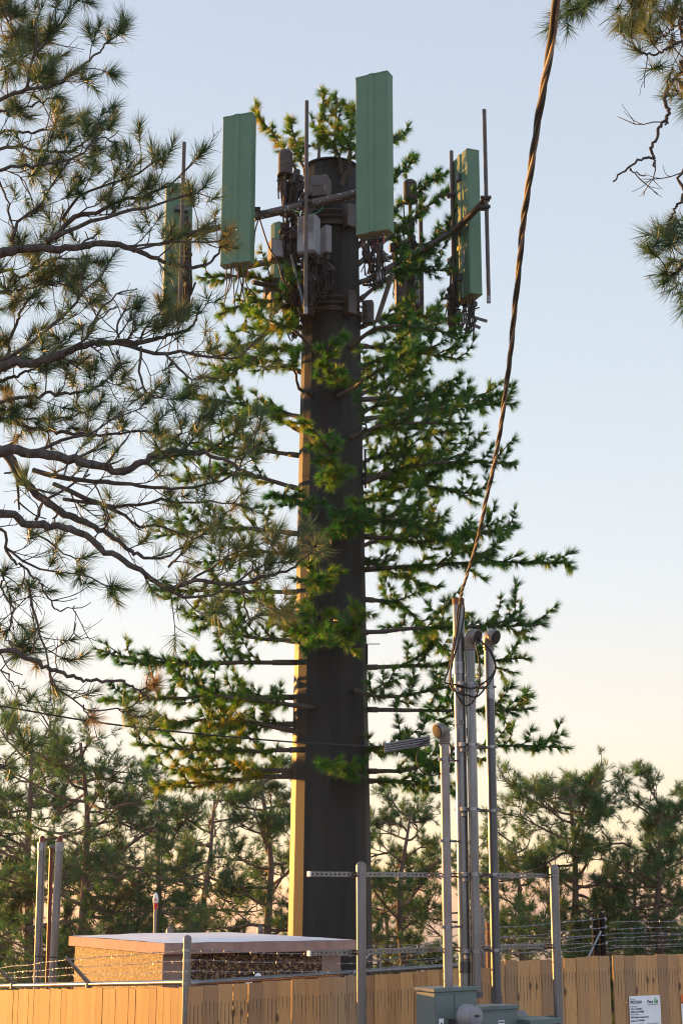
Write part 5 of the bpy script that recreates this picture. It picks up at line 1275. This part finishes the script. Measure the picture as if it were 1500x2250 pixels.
RP = empty('pine_tree', (5.2, 9.2, ground_z(5.2, 9.2)), 'nearby pine at upper right with dead crooked twigs hanging into the sky', 'tree')
def trunk_r(z): return Vector((5.2, 9.2, z))
m = MB(); m.tube([trunk_r(z) for z in np.linspace(-.3, 11, 24)], np.linspace(.26, .12, 24), 14, jit=.06); m.build('trunk', M['bark'], RP, smooth=True)
def z7(*a): return [(x / 3.216 + 1180, y / 3.216) for x, y in a]
for i, (pts, r0, r1, kw) in enumerate([
 (z7((1200, 470), (1029, 510), (950, 580), (900, 680), (925, 780), (915, 840), (870, 890), (840, 990), (800, 1040), (818, 1110), (740, 1130), (650, 1175), (590, 1220), (525, 1285)), .016, .006, dict(den=.01, leaf=0, D=8.0, end_tuft=False)),
 (z7((915, 830), (906, 890)), .007, .006, dict(from_trunk=False, den=.01, D=8.0, end_tuft=False, leaf=0)), (z7((818, 1105), (825, 1180)), .008, .007, dict(from_trunk=False, den=.01, D=8.0, end_tuft=False, leaf=0)),
 (z7((650, 1180), (680, 1215), (765, 1248)), .006, .004, dict(from_trunk=False, den=.01, D=8.0, end_tuft=False, leaf=0)),
 (z7((1200, 1200), (1029, 1395), (960, 1500), (925, 1580), (930, 1650)), .011, .005, dict(den=.01, leaf=0, D=8.0, end_tuft=False)),
 (z7((925, 1585), (862, 1605)), .004, .003, dict(from_trunk=False, den=.01, leaf=0, D=8.0, end_tuft=False)),
 (z7((1200, 190), (1029, 280), (930, 330), (820, 390), (720, 360)), .012, .006, dict(den=1.5, leaf=.6, D=7.8, tint=.5, lift=0.0)),
 (z7((1200, 100), (1060, 140), (960, 110), (930, 90)), .010, .006, dict(den=1.4, leaf=.65, D=7.9, tint=.55, lift=0.0)),
 (z7((1200, 200), (1000, 180), (900, 250), (820, 300)), .009, .005, dict(den=1.2, leaf=.6, D=8.1, tint=.3, lift=0.0)),
 (z7((1200, -60), (900, -40), (760, 10), (660, 10)), .012, .006, dict(den=1.5, leaf=.65, D=7.8, tint=.6, lift=-.4)),
 (z7((1000, -60), (800, -60), (480, -30), (390, 10)), .008, .005, dict(from_trunk=False, den=1.5, leaf=.65, D=8.0, tint=.2, lift=-.5)),
 (z7((700, -60), (400, -50), (320, 0), (250, 70)), .007, .005, dict(from_trunk=False, den=1.2, leaf=.65, D=8.0, tint=.2, lift=-.5)),
 (z7((1250, 700), (1150, 760), (1060, 760)), .009, .005, dict(den=1.0, leaf=.65, D=8.2, tint=.1, lift=0)),
 (z7((1250, 1720), (1140, 1700), (1060, 1650)), .009, .005, dict(den=1.3, leaf=.65, D=8.2, tint=.2, lift=0)),
 (z7((1250, 1860), (1029, 1880), (980, 1930), (900, 1930)), .010, .005, dict(den=1.2, leaf=.65, D=8.0, tint=.2, lift=-.1)),
 (z7((1250, 1780), (1080, 1850), (960, 1850)), .008, .005, dict(den=1.4, leaf=.65, D=8.1, tint=.15, lift=0)),
]): bough(RP, None, pts, r0, r1, seed=900 + i * 7, **kw)

def far_pine(px, ytop, D, Rpx, seed, label, nl=46, tint=.35, low=.18, lean=0.0, dens=1.25, bend=1.0, group='pines behind the compound'):
    rn = np.random.default_rng(seed); topz = P(px, ytop, D).z; X = P(px, 1950, D).x; gz = ground_z(X, D); H = topz - gz; Rm = 1.4 * Rpx * mpp(1850, D)
    e = empty('pine_tree', (X, D, gz), label, 'tree', group)
    n = 12; tr = [np.array([X, D, gz - .3])]; v = np.array([lean, 0, 1.0])
    for i in range(n): v = v + np.array([rn.normal(0, .07 * bend), rn.normal(0, .07 * bend), 0]); v[:2] *= .9; v[2] = 1; tr.append(tr[-1] + v * (H * .93 + .3) / n)
    tr = np.array(tr); tr[:, 0] += (X + lean * H * .4 - tr[-1, 0]) * np.linspace(0, 1, n + 1) ** 2
    r0 = .011 * H + .08
    w = MB(); w.tube(tr, np.linspace(r0, .03, n + 1), 8, jit=.08); tk = w
    crown = MB(); N_ = Needles()
    for k in range(nl):
        h = low + (.99 - low) * ((k + rn.random()) / nl); i = h * n; i0 = min(int(i), n - 1); p_ = tr[i0] + (tr[i0 + 1] - tr[i0]) * (i - i0)
        a = k * 2.4 + rn.normal(0, .5); g = (h - low) / (1 - low)
        L = Rm * (.42 + .66 * math.sin(math.pi * min(1, (1 - g) ** .75 * .78 + .06))) * rn.uniform(.55, 1.18)
        el = rn.uniform(-.3, .25) + .8 * max(0, g - .75) * 1.4
        d = np.array([math.cos(a), math.sin(a), el]); d /= np.linalg.norm(d); pts = [p_]; m_ = 7
        for j in range(m_): d = d + rn.normal(0, .2, 3) + np.array([0, 0, .03]); d /= np.linalg.norm(d); pts.append(pts[-1] + d * L / m_)
        rl = r0 * .33 * (1 - .5 * g); crown.tube(pts, np.linspace(rl, .010, m_ + 1), 5, jit=.1)
        bare_l = g < .12 and rn.random() < .6
        def dress_limb(pts, L, k0, few):
            for j in range(k0, len(pts)):
                for _ in range(few if j < len(pts) - 1 else few + 1):
                    if bare_l and rn.random() < .75: continue
                    v = d * .5 + rn.normal(0, .75, 3) + np.array([0, 0, .22]); v /= np.linalg.norm(v); l = L * rn.uniform(.12, .26) + .14
                    q = [pts[j], pts[j] + v * l * .5, pts[j] + v * l + np.array([0, 0, .12 * l]) + rn.normal(0, .04, 3)]; crown.tube(q, [.011, .008, .005], 4, caps=False)
                    tt = np.clip(tint + rn.normal(0, .16), 0, 1)
                    for t_ in range(int(rn.integers(3, 7) * dens)):
                        f = rn.uniform(.4, 1.0); c = q[0] + (q[2] - q[0]) * f + rn.normal(0, .07, 3) * l; dd = v * .6 + rn.normal(0, .5, 3) + np.array([0, 0, .4]); dd /= np.linalg.norm(dd)
                        N_.brush(c, c + dd * .12, 30, .165, 8, 90, .0085, tt)
        dress_limb(pts, L, 3, 1)
        for j in (2, 3, 4, 5):
            if rn.random() < .62:
                dv = (pts[j + 1] - pts[j]); dv /= np.linalg.norm(dv); side_ = np.cross(dv, [0, 0, 1.]) * (1 if rn.random() < .5 else -1); dv = dv * .8 + side_ * rn.uniform(.4, .9) + np.array([0, 0, rn.uniform(-.1, .5)]); dv /= np.linalg.norm(dv)
                ls = L * rn.uniform(.28, .5); sp = [pts[j]]
                for _k in range(4): dv = dv + rn.normal(0, .2, 3) + np.array([0, 0, .05]); dv /= np.linalg.norm(dv); sp.append(sp[-1] + dv * ls / 4)
                crown.tube(sp, np.linspace(rl * .55, .008, 5), 4, caps=False); dress_limb(sp, ls * 1.3, 2, 1)
    tk.build('trunk', M['bark_far'], e, smooth=True); cr = crown.build('crown', M['bark_far'], e); N_.build('foliage', M['needle_far'], cr)
far_pine(172, 1575, 33, 190, 11, 'broad dark pine on the left, rising above the standpipes', nl=62, tint=.2, low=.12, dens=1.15)
far_pine(40, 1560, 36, 120, 12, 'tall pine at the left edge behind the broad dark pine', nl=44, tint=.25, low=.3)
far_pine(-70, 1700, 40, 130, 13, 'pine cut off by the left edge', nl=36, tint=.3, low=.15)
far_pine(350, 1760, 38, 105, 14, 'dark pine directly above the white tipped marker', nl=40, tint=.2, low=.12)
far_pine(462, 1690, 42, 110, 15, 'thin grey limbed pine with bare twigs midway between marker and tower', nl=38, tint=.45, low=.25, dens=.6)
far_pine(566, 1650, 37, 95, 16, 'pine immediately left of the tower with dense low foliage', nl=46, tint=.25, low=.1)
far_pine(905, 1725, 40, 105, 17, 'slender pine just right of the tower', nl=44, tint=.35, low=.15)
far_pine(1020, 1830, 50, 110, 18, 'low pine glimpsed behind the conduits', nl=36, tint=.5, low=.1)
far_pine(1242, 1665, 35, 140, 19, 'large spreading pine right of the conduits with a bare leaning trunk', nl=54, tint=.4, low=.2, lean=.03)
far_pine(1130, 1790, 44, 90, 20, 'smaller pine between the conduits and the large spreading pine', nl=36, tint=.45, low=.12)
far_pine(1475, 1715, 34, 115, 21, 'pine at the right edge with an orange lit trunk', nl=50, tint=.4, low=.15)
far_pine(1385, 1850, 46, 100, 22, 'dense low pine behind the black gate posts', nl=40, tint=.3, low=.08)
far_pine(1570, 1650, 40, 90, 23, 'pine whose tip pokes in at the right edge above the others', nl=36, tint=.3, low=.2)
far_pine(250, 1830, 50, 120, 24, 'distant low pine behind the left pines', nl=34, tint=.55, low=.05)
far_pine(690, 1800, 52, 110, 25, 'distant pine hidden mostly by the tower', nl=34, tint=.5, low=.05)
far_pine(830, 1870, 48, 80, 26, 'small bright pine low beside the tower foot', nl=30, tint=.6, low=.05)

# ------------------------------------------------------------------ evening haze over the valley
me = bpy.data.meshes.new('haze'); x0, x1, y0, y1, zb, zt = -9100, 9100, -500, 9100, -160, 16.0
hv = [(x, y, z) for z in (zb, zt) for x, y in ((x0, y0), (x1, y0), (x1, y1), (x0, y1))]
me.from_pydata(hv, [], [[3, 2, 1, 0], [4, 5, 6, 7], [0, 1, 5, 4], [1, 2, 6, 5], [2, 3, 7, 6], [3, 0, 4, 7]])
hz = bpy.data.objects.new('haze', me); COL.objects.link(hz); tag(hz, kind='stuff')
hm = bpy.data.materials.new('haze'); hm.use_nodes = True; hn = hm.node_tree; hn.nodes.clear()
pv = hn.nodes.new('ShaderNodeVolumePrincipled'); pv.inputs['Color'].default_value = (.95, .93, .92, 1); pv.inputs['Density'].default_value = HAZE; pv.inputs['Anisotropy'].default_value = .3
ho = hn.nodes.new('ShaderNodeOutputMaterial'); hn.links.new(pv.outputs[0], ho.inputs['Volume']); me.materials.append(hm)
